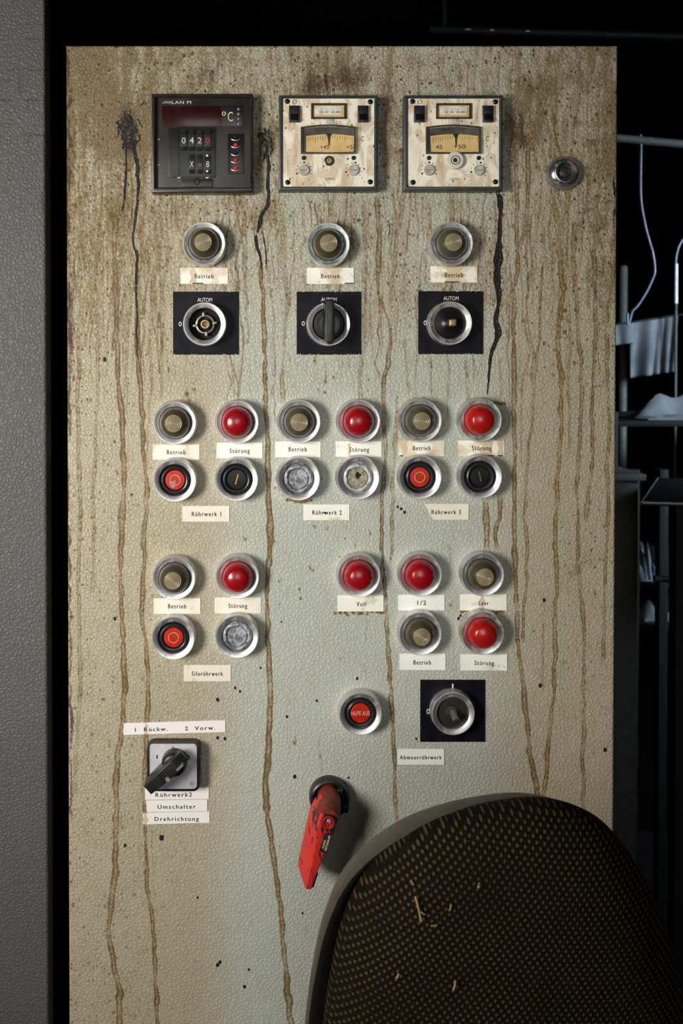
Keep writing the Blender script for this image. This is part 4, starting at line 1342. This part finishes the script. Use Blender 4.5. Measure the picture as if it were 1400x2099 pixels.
    if hole == 'hole':
        lathe('socket_ring', [(4.9, 11), (4.9, 12.2), (4.2, 12.6), (3.9, 12.2), (3.7, 11.4), (0, 11.3)], M['glassframe'], t, 32, q[0], q[1])
        lathe('socket_core', [(2.3, 11.2), (2.3, 12.4), (1.4, 12.4), (1.0, 11.5), (0, 11.5)], M['brass'], t, 20, q[0], q[1])
    else:
        kb = lathe('setting_knob', [(8.9, 11), (8.7, 14.5), (8.0, 15.2), (4.6, 15.4), (4.3, 15.0), (4.0, 15.0), (3.8, 15.4), (2.4, 15.4), (2.1, 14.2), (0, 14.2)], M['knobwhite'], t, 44, q[0], q[1])
        lathe('knob_groove', [(4.5, 15.2), (4.5, 15.6), (4.0, 15.6), (4.0, 15.2)], M['ink'], kb, 36, q[0], q[1])
        lathe('knob_hole', [(2.2, 14.1), (2.0, 14.8), (0, 14.6)], M['ink'], kb, 24, q[0], q[1])
    q = L.p(X(2), Y(74.5), HP)
    text('lettering', 'JUMO', 18 * S, .0021, q[0], q[1], HP, M['ink'], fc, 0, 1.15)
    q = L.p(X(69), Y(-8), HP)
    text('lettering', 'C', 6 * S, .0050, q[0], q[1], HP, M['ink'], fc, 0, 1.0)
    q = L.p(X(-69.5), Y(-83), HP)
    lathe('printed_ring', [(2.2, 11.1), (2.2, 11.5), (1.8, 11.5), (1.8, 11.1)], M['glassframe'], fc, 20, q[0], q[1])
    q = L.p(X(3), Y(-42), HP)
    lathe('zero_screw', [(4.4, 11.1), (4.2, 11.9), (0, 12.1)], M['knobgrey'], fc, 24, q[0], q[1])
    return t


meter(673.5, 292, 'face1', 'cream meter in slate frame, middle of the top row, scale near +45, small dark socket', 'a', 0, 'hole')
meter(930, 292, 'face2', 'cream meter in slate frame, rightmost of the top row, with a round ivory knob', 'b', 4, 'knob')

# ------------------------------------------------------------------ cabinet lock
p = P(1158.5, 352.5, .008)
t = thing('door_lock', (p.x, 0, p.z), 'round dull chrome lock at the right side of the door with rusty runs below', 'lock')
lathe('escutcheon', [(17.3, 0), (17.3, 3.0), (16.4, 5.2), (14.6, 7.6), (12.4, 9.6), (11.0, 10.4), (9.9, 10.4), (9.2, 9.2), (8.9, 4.0)], M['chrome'], t, 64)
lathe('keyway', [(9.0, 2), (8.9, 4.6), (6.2, 4.8), (5.2, 6.4), (3.6, 7.0), (0, 7.0)], M['fascia'], t, 40)

# ------------------------------------------------------------------ cam switch with grey face
L = Local(355, 1571, .014)
t = thing('cam_switch', (L.c.x, 0, L.c.z), 'square cam switch with silver face marked 1 0 2 and black lever pointing down left', 'rotary switch')
a = L.rect(305, 1513, 411, 1610, 0)
prism('switch_body', rrect(a[1] - a[0], a[3] - a[2], .006, 6, (a[0] + a[1]) / 2, (a[2] + a[3]) / 2), 0.0, -0.0125, M['black'], t, .0006)
a = L.rect(307, 1525, 403.5, 1617, .0135)
fp = prism('face_plate', rrect(a[1] - a[0], a[3] - a[2], .0035, 6, (a[0] + a[1]) / 2, (a[2] + a[3]) / 2), -0.0115, -0.0135, M['silverface'], t, .0003)
for s_, x_, y_, w_ in (('0', 355, 1533.5, 5.5), ('1', 322, 1551, 2.6), ('2', 387, 1552, 6)):
    q = L.p(x_, y_, .0135)
    text('lettering', s_, w_ * S, .0040, q[0], q[1], .0135, M['ink'], fp, 0, 1)
q = L.p(393.5, 1606, .0135)
lathe('maker_mark', [(1.9, 13.3), (1.9, 13.65), (1.6, 13.65), (1.6, 13.3)], M['ink'], fp, 24, q[0], q[1])
text('lettering', 'M', .0017, .0014, q[0], q[1], .0135, M['ink'], fp, 0, 1)
q = L.p(356, 1569, .024)
lathe('knob_dial', [(13.0, 13.4), (12.9, 19), (12.3, 23), (11.2, 25.2), (9.6, 26.2), (0, 26.8)], M['black'], t, 56, q[0], q[1])
ang = math.atan2(-66, -74)
ux, uz = math.cos(ang), math.sin(ang)
bm = bmesh.new()
sec = []
for sdist, hw_, h0, h1 in ((-0.0150, .0068, .0200, .0270), (-0.004, .0086, .0190, .0335), (0.012, .0088, .0180, .0345), (0.0330, .0074, .0180, .0325)):
    cx_, cz_ = q[0] + ux * sdist, q[1] + uz * sdist
    sec.append([bm.verts.new((cx_ - uz * k * hw_, -h, cz_ + ux * k * hw_)) for k, h in ((-1, h0), (1, h0), (.62, h1), (-.85, h1))])
bm.faces.new(sec[0])
bm.faces.new(sec[-1][::-1])
for A, B in zip(sec, sec[1:]):
    for k in range(4):
        bm.faces.new([A[k], A[(k + 1) % 4], B[(k + 1) % 4], B[k]])
lv = bmo('switch_lever', bm, M['black'], t, True, None, .0009, 3)
q2 = L.p(344, 1598, .035)
sc_ = lathe('lever_screw', [(2.4, 33.8), (2.4, 35.4), (2.0, 36.0), (0, 36.1)], M['satin'], lv, 24, q2[0], q2[1])
sc_['label'] = 'small bright slotted screw'
q2 = L.p(369, 1573, .034)
c_, s_ = ux, uz
prism('pointer_mark', [(q2[0] + x * c_ - z * s_, q2[1] + x * s_ + z * c_) for x, z in ((-.0042, -.0009), (.0042, -.0009), (.0042, .0009), (-.0042, .0009))], -.0300, -.0352, M['greymark'], lv, 0, False)

# ------------------------------------------------------------------ red main switch lever
L = Local(675, 1637, .008)
t = thing('main_switch_handle', (L.c.x, 0, L.c.z), 'long chipped red lever on a round black base, lower middle of the door', 'switch handle')
lathe('rosette', [(20.6, 0), (20.6, 8), (19.6, 10.5), (17.8, 11.4), (16.5, 10.6), (16, 5), (13.5, 4.5), (0, 4.5)], M['rubber'], t, 48)
bm = bmesh.new()
for k in range(3):
    aa = math.radians((38, -20, 158)[k])
    g = bmesh.new()
g.free()
add_box(bm, .0075, .0135, -.0150, -.0045, .0080, .0125)
add_box(bm, .0125, .0190, -.0130, -.0045, -.0125, -.004)
bmo('locking_cam', bm, M['rubber'], t, True, None, .0012)
bl = Vector((P(671, 1680, .046).x - L.c.x, 0, P(671, 1680, .046).z - L.c.z))
tip = Vector((P(630, 1826, .047).x - L.c.x, 0, P(630, 1826, .047).z - L.c.z))
dirv = (tip - bl).normalized()
nrm = Vector((-dirv.z, 0, dirv.x))      # to the right of the lever when it hangs down
if nrm.x < 0:
    nrm = -nrm
hubc = Vector((0, 0, 0.003))
# hub rises from the rosette and leans into the lever
bm = bmesh.new()
rings = []
for h, cxz, r in ((.004, hubc, .0118), (.016, hubc.lerp(bl, .15), .0120), (.030, hubc.lerp(bl, .5), .0122), (.040, bl * .9, .0120), (.0445, bl, .0100)):
    rings.append([bm.verts.new((cxz.x + r * math.cos(k * math.pi / 14), -h, cxz.z + r * math.sin(k * math.pi / 14))) for k in range(28)])
for A, B in zip(rings, rings[1:]):
    for k in range(28):
        bm.faces.new([A[k], A[(k + 1) % 28], B[(k + 1) % 28], B[k]])
bm.faces.new(rings[-1])
bmo('hub', bm, M['hub'], t, True)
Ltot = (tip - bl).length
bm = bmesh.new()
sec = []
for u, l, rg, r_, hb, hf in ((-.17, -.0085, -.002, .0070, .020, .036), (-.05, -.0125, -.0080, .0095, .016, .046), (.12, -.0140, -.0075, .0095, .014, .0475), (.30, -.0135, -.0050, .0078, .014, .047),
                             (.60, -.0125, -.0030, .0058, .016, .046), (.86, -.0115, -.0022, .0046, .018, .0455), (1.0, -.0045, -.0018, .0040, .024, .045)):
    c = bl + dirv * (u * Ltot)
    sec.append([bm.verts.new((c.x + nrm.x * k, -h, c.z + nrm.z * k)) for k, h in ((l, hb), (l, hb + (hf - hb) * .35), (rg, hf), (r_, hf - .0012), (r_, hb))])
bm.faces.new(sec[0])
bm.faces.new(sec[-1][::-1])
for A, B in zip(sec, sec[1:]):
    for k in range(5):
        bm.faces.new([A[k], A[(k + 1) % 5], B[(k + 1) % 5], B[k]])
lv = bmo('lever', bm, M['lever'], t, True, None, .0011, 3)
c = bl + nrm * .0015 + dirv * .002
bo = lathe('pivot_bushing', [(6.6, 43), (6.6, 47.6), (5.9, 48.4), (4.6, 48.4), (4.2, 47.6), (4.0, 44.6), (0, 44.6)], M['redcap'], lv, 36, c.x, c.z)
lathe('steel_pin', [(2.2, 44.4), (2.2, 46.6), (1.6, 47.2), (0, 47.2)], M['satin'], bo, 20, c.x + .0008, c.z + .0008)
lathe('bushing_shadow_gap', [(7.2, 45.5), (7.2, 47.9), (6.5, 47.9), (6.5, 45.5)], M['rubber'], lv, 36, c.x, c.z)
for s_, off, along, w_, cap in (('METZENAUER', .0062, .0215, .0155, .0021), ('& JUNG', .0030, .0235, .0085, .0019)):
    cc = bl + dirv * along + nrm * off
    text('lettering', s_, w_, cap, cc.x, cc.z, .0474, M['cream'], lv, math.atan2(dirv.z, dirv.x) + math.pi, 1.0, .0004)
cc = bl + dirv * .0225 + nrm * .0046
lp = []
for a_, b_ in ((-.0095, -.0038), (.0095, -.0038), (.0095, .0036), (-.0095, .0040)):
    v = cc + dirv * a_ + nrm * b_
    lp.append((v.x, v.z))
prism('name_plate', lp, -.0440, -.0472, M['ink'], lv, 0, False)
cc = bl + dirv * (Ltot * .93) + nrm * .0040
lp = []
for a_, b_ in ((-.014, -.001), (-.010, .0030), (.004, .0026), (.006, -.001)):
    v = cc + dirv * a_ + nrm * b_
    lp.append((v.x, v.z))
prism('rubber_insert', lp, -.024, -.040, M['rubber'], lv, .0004, False)

# ------------------------------------------------------------------ office chair in front of the door
HC = 0.255
out_px = [(620, 2190), (628, 2080), (640, 1985), (662, 1880), (698, 1790), (750, 1727), (822, 1676), (905, 1645), (985, 1630), (1062, 1626), (1130, 1640), (1192, 1672), (1250, 1733), (1310, 1828), (1352, 1920),
          (1392, 2030), (1425, 2150), (1445, 2300), (1430, 2440), (1370, 2540), (1240, 2600), (1050, 2620), (860, 2605), (720, 2540), (645, 2430), (618, 2310)]
outl = [P(x, y, HC) for x, y in out_px]


def smooth_loop(pts, n):
    m = len(pts)
    out = []
    for k in range(n):
        u = k * m / n
        i = int(u)
        f = u - i
        p0, p1, p2, p3 = pts[(i - 1) % m], pts[i % m], pts[(i + 1) % m], pts[(i + 2) % m]
        out.append(0.5 * ((2 * p1) + (p2 - p0) * f + (2 * p0 - 5 * p1 + 4 * p2 - p3) * f * f + (-p0 + 3 * p1 - 3 * p2 + p3) * f ** 3))
    return out


NL = 120
loop = smooth_loop(outl, NL)
cen = sum((Vector((p.x, 0, p.z)) for p in loop), Vector()) / NL
base = Vector((cen.x, -HC + .04, 0))
ch = thing('office_chair', base, 'office chair with brown woven backrest in a grey shell, in front of the cabinet door', 'chair')


def yaw(x, z):
    """the backrest is dished: depth offset across its width"""
    dx = x - cen.x
    return 0.10 * dx + 0.55 * dx * dx - 0.10 * (z - cen.z)


def shell_ring(k, dy):
    out = []
    for p in loop:
        x = cen.x + (p.x - cen.x) * k
        z = cen.z + (p.z - cen.z) * k
        out.append(Vector((x, -HC + dy + yaw(x, z), z)) - base)
    return out


bm = bmesh.new()
rg = [[bm.verts.new(v) for v in shell_ring(k, dy)] for k, dy in ((.90, .030), (.965, .026), (.99, .018), (1.0, .008), (.999, -.001), (.990, -.004), (.970, -.002), (.94, .006))]
for A, B in zip(rg, rg[1:]):
    for k in range(NL):
        bm.faces.new([A[k], A[(k + 1) % NL], B[(k + 1) % NL], B[k]])
bm.faces.new(rg[0])
bmo('backrest_shell', bm, M['shell'], ch, True)
bm = bmesh.new()
ox = Vector((0.009, 0, 0.009))
rg = []
for k, dy in ((.950, .006), (.970, -.004), (.968, -.010), (.950, -.018), (.89, -.026), (.82, -.033), (.72, -.038), (.6, -.041), (.45, -.043), (.3, -.044), (.15, -.0445), (.04, -.045)):
    rg.append([bm.verts.new(v + ox) for v in shell_ring(k, dy)])
for A, B in zip(rg, rg[1:]):
    for k in range(NL):
        bm.faces.new([A[k], A[(k + 1) % NL], B[(k + 1) % NL], B[k]])
bm.faces.new(rg[-1])
bmo('backrest_cushion', bm, M['weave'], ch, True)
# frame, seat, column and star base down to the floor
bz = min(p.z for p in loop)
tube('back_bracket', [(0, .075, bz + .12 - 0), (0, .085, bz - .02), (0, .06, .44), (0, -.10, .41)], .018, M['black'], ch, 10)
box('seat', -.23, .23, -.46, .0, .43, .50, M['weave'], ch, .03, 4)
tube('gas_column', [(0, -.22, .08), (0, -.22, .43)], .024, M['black'], ch, 16)
for k in range(5):
    a_ = k * 2 * math.pi / 5 + .3
    x, y = math.cos(a_), math.sin(a_)
    lg = tube('base_arm', [(0, -.22, .11), (.24 * x, -.22 + .24 * y, .065)], [.024, .014], M['black'], ch, 10)
    tube('castor', [(.24 * x - .012, -.22 + .24 * y, .028), (.24 * x + .012, -.22 + .24 * y, .028)], .028, M['rubber'], lg, 20)

# straw on the cushion
def on_cushion(px, py):
    for it in range(40):
        h = 0.20 + it * .004
        p = P(px, py, h)
        dx, dz = p.x - cen.x, p.z - cen.z
        # cushion depth at this spot
        rr = 0
        ang_ = math.atan2(dz, dx)
        best = min(loop, key=lambda q: abs((math.atan2(q.z - cen.z, q.x - cen.x) - ang_ + math.pi) % (2 * math.pi) - math.pi))
        k = math.hypot(dx, dz) / math.hypot(best.x - cen.x, best.z - cen.z)
        dy = np.interp(k, [.15, .3, .45, .6, .72, .82, .89, .93, .95], [-.0445, -.044, -.043, -.041, -.038, -.033, -.026, -.018, -.008])
        if h >= HC - dy - yaw(p.x, p.z):
            return p
    return p


for x0, y0, x1, y1, r, lab in ((851, 1836, 863, 1888, .00075, 'long pale straw lying on the chair fabric, largest one'), (842, 1803, 847, 1813, .0006, 'short straw just above the long one on the chair'),
                               (862, 1868, 871, 1874, .0005, 'thin side straw crossing the long straw'), (982, 1808, 980, 1817, .0008, 'tiny bright straw at the middle of the chair back'),
                               (933, 2008, 929, 2028, .0006, 'straw near the bottom edge of the photo'),
                               (924, 1852, 921, 1866, .0004, 'faint straw right of the long straw'), (817, 1994, 812, 2004, .0006, 'dull straw bit at the lower left of the cushion'),
                               (883, 1897, 896, 1895, .0004, 'faint level straw below the long straw'), (1200, 1734, 1204, 1740, .0006, 'straw bit at the upper right of the cushion')):
    a_, b_ = on_cushion(x0, y0), on_cushion(x1, y1)
    a_ = a_ + Vector((0, -r, 0))
    b_ = b_ + Vector((0, -r, 0))
    s_ = tube('straw', [Vector(), (b_ - a_) * .5 + Vector((.0003, -.0003, 0)), b_ - a_], r, M['straw'], None, 6)
    s_.location = a_
    tag(s_, lab, 'straw', 'bits of straw on the chair back')

# ------------------------------------------------------------------ the dark hall behind, right of the cabinet


def Q(px, py, y):
    return P(px, py, -y)


def crumple(name, x0, x1, y0, y1, z, hgt, m, label, seed, parent=None, cat='cloth'):
    r = np.random.default_rng(seed)
    n, k = 34, 22
    ph = r.uniform(0, 6, 8)
    verts, faces = [], []
    for j in range(k):
        for i in range(n):
            u, v = i / (n - 1), j / (k - 1)
            e = min(1, 5 * min(u, 1 - u, v, 1 - v))
            e = e * (2 - e)
            zz = hgt * e * (.45 + .3 * math.sin(7 * u + ph[0] + 2 * math.sin(4 * v + ph[1])) + .25 * math.sin(15 * v + ph[2] + 3 * math.sin(5 * u + ph[3])) + .12 * math.sin(30 * u + ph[4] + 9 * v))
            verts.append((x0 + (x1 - x0) * (u + .03 * math.sin(9 * v + ph[5])), y0 + (y1 - y0) * v, max(.003, zz)))
    for j in range(k - 1):
        for i in range(n - 1):
            a = j * n + i
            faces.append((a, a + 1, a + n + 1, a + n))
    cx_, cy_ = (x0 + x1) / 2, (y0 + y1) / 2
    z = z + .0005
    bm = bmesh.new()
    vs = [bm.verts.new((a - cx_, b - cy_, c)) for a, b, c in verts]
    for f in faces:
        bm.faces.new([vs[i] for i in f])
    be = [e for e in bm.edges if e.is_boundary]
    g = bmesh.ops.extrude_edge_only(bm, edges=be)
    for v in [q for q in g['geom'] if isinstance(q, bmesh.types.BMVert)]:
        v.co.z = 0.0
    o = bmo(name, bm, m, None, True)
    o.location = (cx_, cy_, z)
    return tag(o, label, cat, 'pale cloths in the dark hall')


Ya = 0.95
# shelf rack with three boards
zt, zm, zl = Q(1330, 863, Ya).z, Q(1330, 1197, Ya).z, Q(1330, 1283, Ya).z
X0 = Q(1240, 900, Ya).x
rk = thing('shelf_rack', (X0 + .45, Ya + .2, 0), 'dark steel shelf rack in the hall right of the cabinet', 'rack')
for z in (zt, zm, zl, .35):
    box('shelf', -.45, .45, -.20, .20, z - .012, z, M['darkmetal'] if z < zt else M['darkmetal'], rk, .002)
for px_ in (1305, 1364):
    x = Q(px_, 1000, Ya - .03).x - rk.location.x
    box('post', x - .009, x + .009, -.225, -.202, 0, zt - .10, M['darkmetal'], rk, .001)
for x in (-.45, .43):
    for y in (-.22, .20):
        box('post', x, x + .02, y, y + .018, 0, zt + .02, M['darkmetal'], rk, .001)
xa = Q(1312, 850, Ya).x
crumple('crumpled_cloth', xa + .02, xa + .40, Ya + .02, Ya + .16, zt, .055, M['cloth'], 'pale crumpled cloth lying on the top board of the shelf rack', 3)
crumple('crumpled_cloth', Q(1256, 1180, Ya).x, Q(1297, 1180, Ya).x, Ya + .02, Ya + .10, zm, .07, M['cloth'], 'grey cloth on the middle board beside the cabinet edge', 5)
crumple('crumpled_cloth', Q(1318, 1180, Ya).x, Q(1354, 1180, Ya).x, Ya + .02, Ya + .10, zm, .075, M['cloth'], 'grey cloth on the middle board between the two dark posts', 8)
crumple('crumpled_cloth', Q(1330, 1280, Ya).x, Q(1460, 1280, Ya).x, Ya + .03, Ya + .10, zl, .06, M['cloth'], 'grey cloth on the lower board at the right picture edge', 12)
crumple('crumpled_cloth', Q(1256, 1280, Ya).x, Q(1298, 1280, Ya).x, Ya + .03, Ya + .10, zl, .06, M['cloth'], 'dim grey cloth on the lower board beside the cabinet', 15)
a_, b_ = Q(1330, 1180, Ya - .21), Q(1470, 1187, Ya - .21)
t = tube('rail', [Vector(), b_ - a_], .006, M['greypipe'])
t.location = a_ + Vector((0, -.0215, 0))
tag(t, 'thin grey rail across the dark posts at the right edge', 'rail')
# hanging cloth on a rail
Yb = 1.55
z0 = Q(1330, 652, Yb).z
a_, b_ = Q(1250, 669, Yb), Q(1387, 648, Yb)
n, k = 90, 24
verts, faces = [], []
for j in range(k + 1):
    v = j / k
    for i in range(n + 1):
        u = i / n
        top = a_.lerp(b_, u)
        drop = (.055 if u < .38 else .155) * (1 if u >= .40 or u < .36 else 1)
        fold = .006 * math.sin(u * 34 + 3 * math.sin(u * 7) - v * .8) * (0.5 + v) * (1 if u > .36 else .25) + .006 * math.sin(u * 17)
        verts.append((top.x + (-.012 * v if u > .36 else 0) - a_.x, fold, top.z - drop * v - a_.z))
for j in range(k):
    for i in range(n):
        q = j * (n + 1) + i
        faces.append((q, q + 1, q + n + 2, q + n + 1))
t = raw('hanging_cloth', verts, faces, M['cloth'], None, True, (a_.x, Yb, a_.z))
md = t.modifiers.new('thickness', 'SOLIDIFY')
md.thickness = .003
tag(t, 'pale cloth hanging in long folds from a line, right of the cabinet', 'cloth', 'pale cloths in the dark hall')
t2 = tube('clothes_line', [a_ + Vector((-.10, 0, -.02 + .032)), a_ + Vector((0, 0, .003)), b_ + Vector((0, 0, .003)), b_ + Vector((.9, 0, .10))], .0025, M['darkmetal'])
tag(t2, 'dark line that carries the hanging cloth', 'line')
# bright upright pipe with a hose
xp = Q(1386, 560, Yb - .04)
ztop = Q(1386, 541, Yb - .04).z
zmid = Q(1386, 622, Yb - .04).z
t = thing('upright_pipe', (xp.x, xp.y, 0), 'thin bright white upright pipe at the right edge of the photo', 'pipe')
tube('pipe_sleeve', [(0, 0, zmid), (0, 0, ztop)], .0045, M['pipe'], t, 14)
tube('pipe_stem', [(0, 0, 0), (0, 0, zmid + .002)], .0036, M['greypipe'], t, 12)
pts = [Q(*q) for q in ((1383.5, 541, Yb - .04), (1385, 525, Yb - .04), (1389, 508, Yb - .04), (1396, 494, Yb - .04), (1406, 484, Yb - .04), (1425, 476, Yb - .04))]
pts = [p + Vector((0, -.004, 0)) for p in pts]
h_ = tube('hose', [p - pts[0] for p in pts], .0026, M['hose'])
h_.location = pts[0]
tag(h_, 'grey hose curving up right from the bright pipe', 'hose', 'hoses in the dark hall')
pts = [Q(*q) for q in ((1312, 284, Ya), (1313, 400, Ya), (1322, 460, Ya), (1331, 495, Ya), (1338, 520, Ya), (1342, 555, Ya), (1336, 575, Ya), (1324, 600, Ya), (1308, 625, Ya), (1297, 636, Ya), (1286, 642, Ya))]
h_ = tube('hose', [p - pts[0] for p in smooth_loop(pts, 88)[:81]], .0026, M['hose'])
h_.location = pts[0]
tag(h_, 'pale bluish hose bowed between cabinet and bright pipe', 'hose', 'hoses in the dark hall')
# stout pipe beside the cabinet, cross pipe above
xq = Q(1277, 600, Yb + .1)
t = tube('standing_pipe', [(0, 0, 0), (0, 0, Q(1277, 545, Yb + .1).z - .006), (0, 0, Q(1277, 545, Yb + .1).z)], [.0125, .0125, .009], M['greypipe'], None, 24)
t.location = (xq.x, xq.y, 0)
tag(t, 'short stout grey-green upright pipe close to the cabinet edge', 'pipe')
a_, b_ = Q(1150, 273, Ya), Q(1480, 303, Ya)
t = tube('overhead_pipe', [Vector((-.2, 0, .02)), Vector(), b_ - a_, (b_ - a_) * 2.2], .0085, M['greypipe'], None, 20)
t.location = a_
tag(t, 'pale sloping pipe crossing the dark hall, upper right', 'pipe')
# box cabinet and steel table
Yc = 0.62
a_, b_ = Q(1250, 972, Yc), Q(1326, 972, Yc)
t = thing('metal_bin', ((a_.x + b_.x) / 2, Yc + .1, 0), 'dim olive metal box with a pale rim, beside the cabinet', 'box')
w2 = (b_.x - a_.x) / 2
box('bin_body', -w2 + .006, w2 - .012, -.095, .10, .0, a_.z - .012, M['binmetal'], t, .004)
box('bin_lid', -w2, w2, -.10, .10, a_.z - .012, a_.z, M['greypipe'], t, .003)
Yd = 0.42
cpt = Q(1313, 1028, Yd)
t = thing('steel_table', (cpt.x + .25, Yd + .12, 0), 'steel table corner pointing at the cabinet with thin shining edges', 'table')
tp = [(-.25, -.12 + .0), (.25, -.22), (.28, .14), (-.10, .16)]
bm = bmesh.new()
A = [bm.verts.new((x, y, cpt.z - .006)) for x, y in tp]
B = [bm.verts.new((x, y, cpt.z)) for x, y in tp]
bm.faces.new(A)
bm.faces.new(B[::-1])
for i in range(4):
    bm.faces.new([A[i], B[i], B[(i + 1) % 4], A[(i + 1) % 4]])
bmo('table_top', bm, M['darkmetal'], t, True, None, .001)
tube('table_edge', [(-.248, -.12, cpt.z - .002), (.25, -.222, cpt.z - .002)], .0025, M['satin'], t, 8)
tube('table_edge', [(-.248, -.12, cpt.z - .002), (-.10, .162, cpt.z - .002)], .0025, M['satin'], t, 8)
for x, y in ((-.18, -.10), (.22, -.17), (.24, .10), (-.08, .12)):
    box('leg', x - .012, x + .012, y - .012, y + .012, 0, cpt.z - .005, M['darkmetal'], t, .001)
# clips along a ceiling conduit above the cabinet
Ye = 1.6
a_, b_ = Q(880, 60, Ye), Q(1500, 78, Ye)
t = thing('ceiling_conduit', (a_.x, Ye, a_.z), 'dark conduit with small shining clips above the cabinet', 'conduit')
tube('conduit_tube', [Vector(), (b_ - a_)], .012, M['darkmetal'], t, 12)
for px_, l in ((957, 10), (1006, 8), (1079, 7)):
    u = (px_ - 880) / 620
    c = (b_ - a_) * u
    tube('clip', [c + Vector((-l * .0007, -.0125, -.002)), c + Vector((l * .0007, -.0125, -.002))], .0018, M['satin'], t, 8)
for u in (.05, .95):
    c = (b_ - a_) * u
    box('hanger', c.x - .006, c.x + .006, -.004, .004, c.z, 2.75 - a_.z, M['darkmetal'], t, .001)
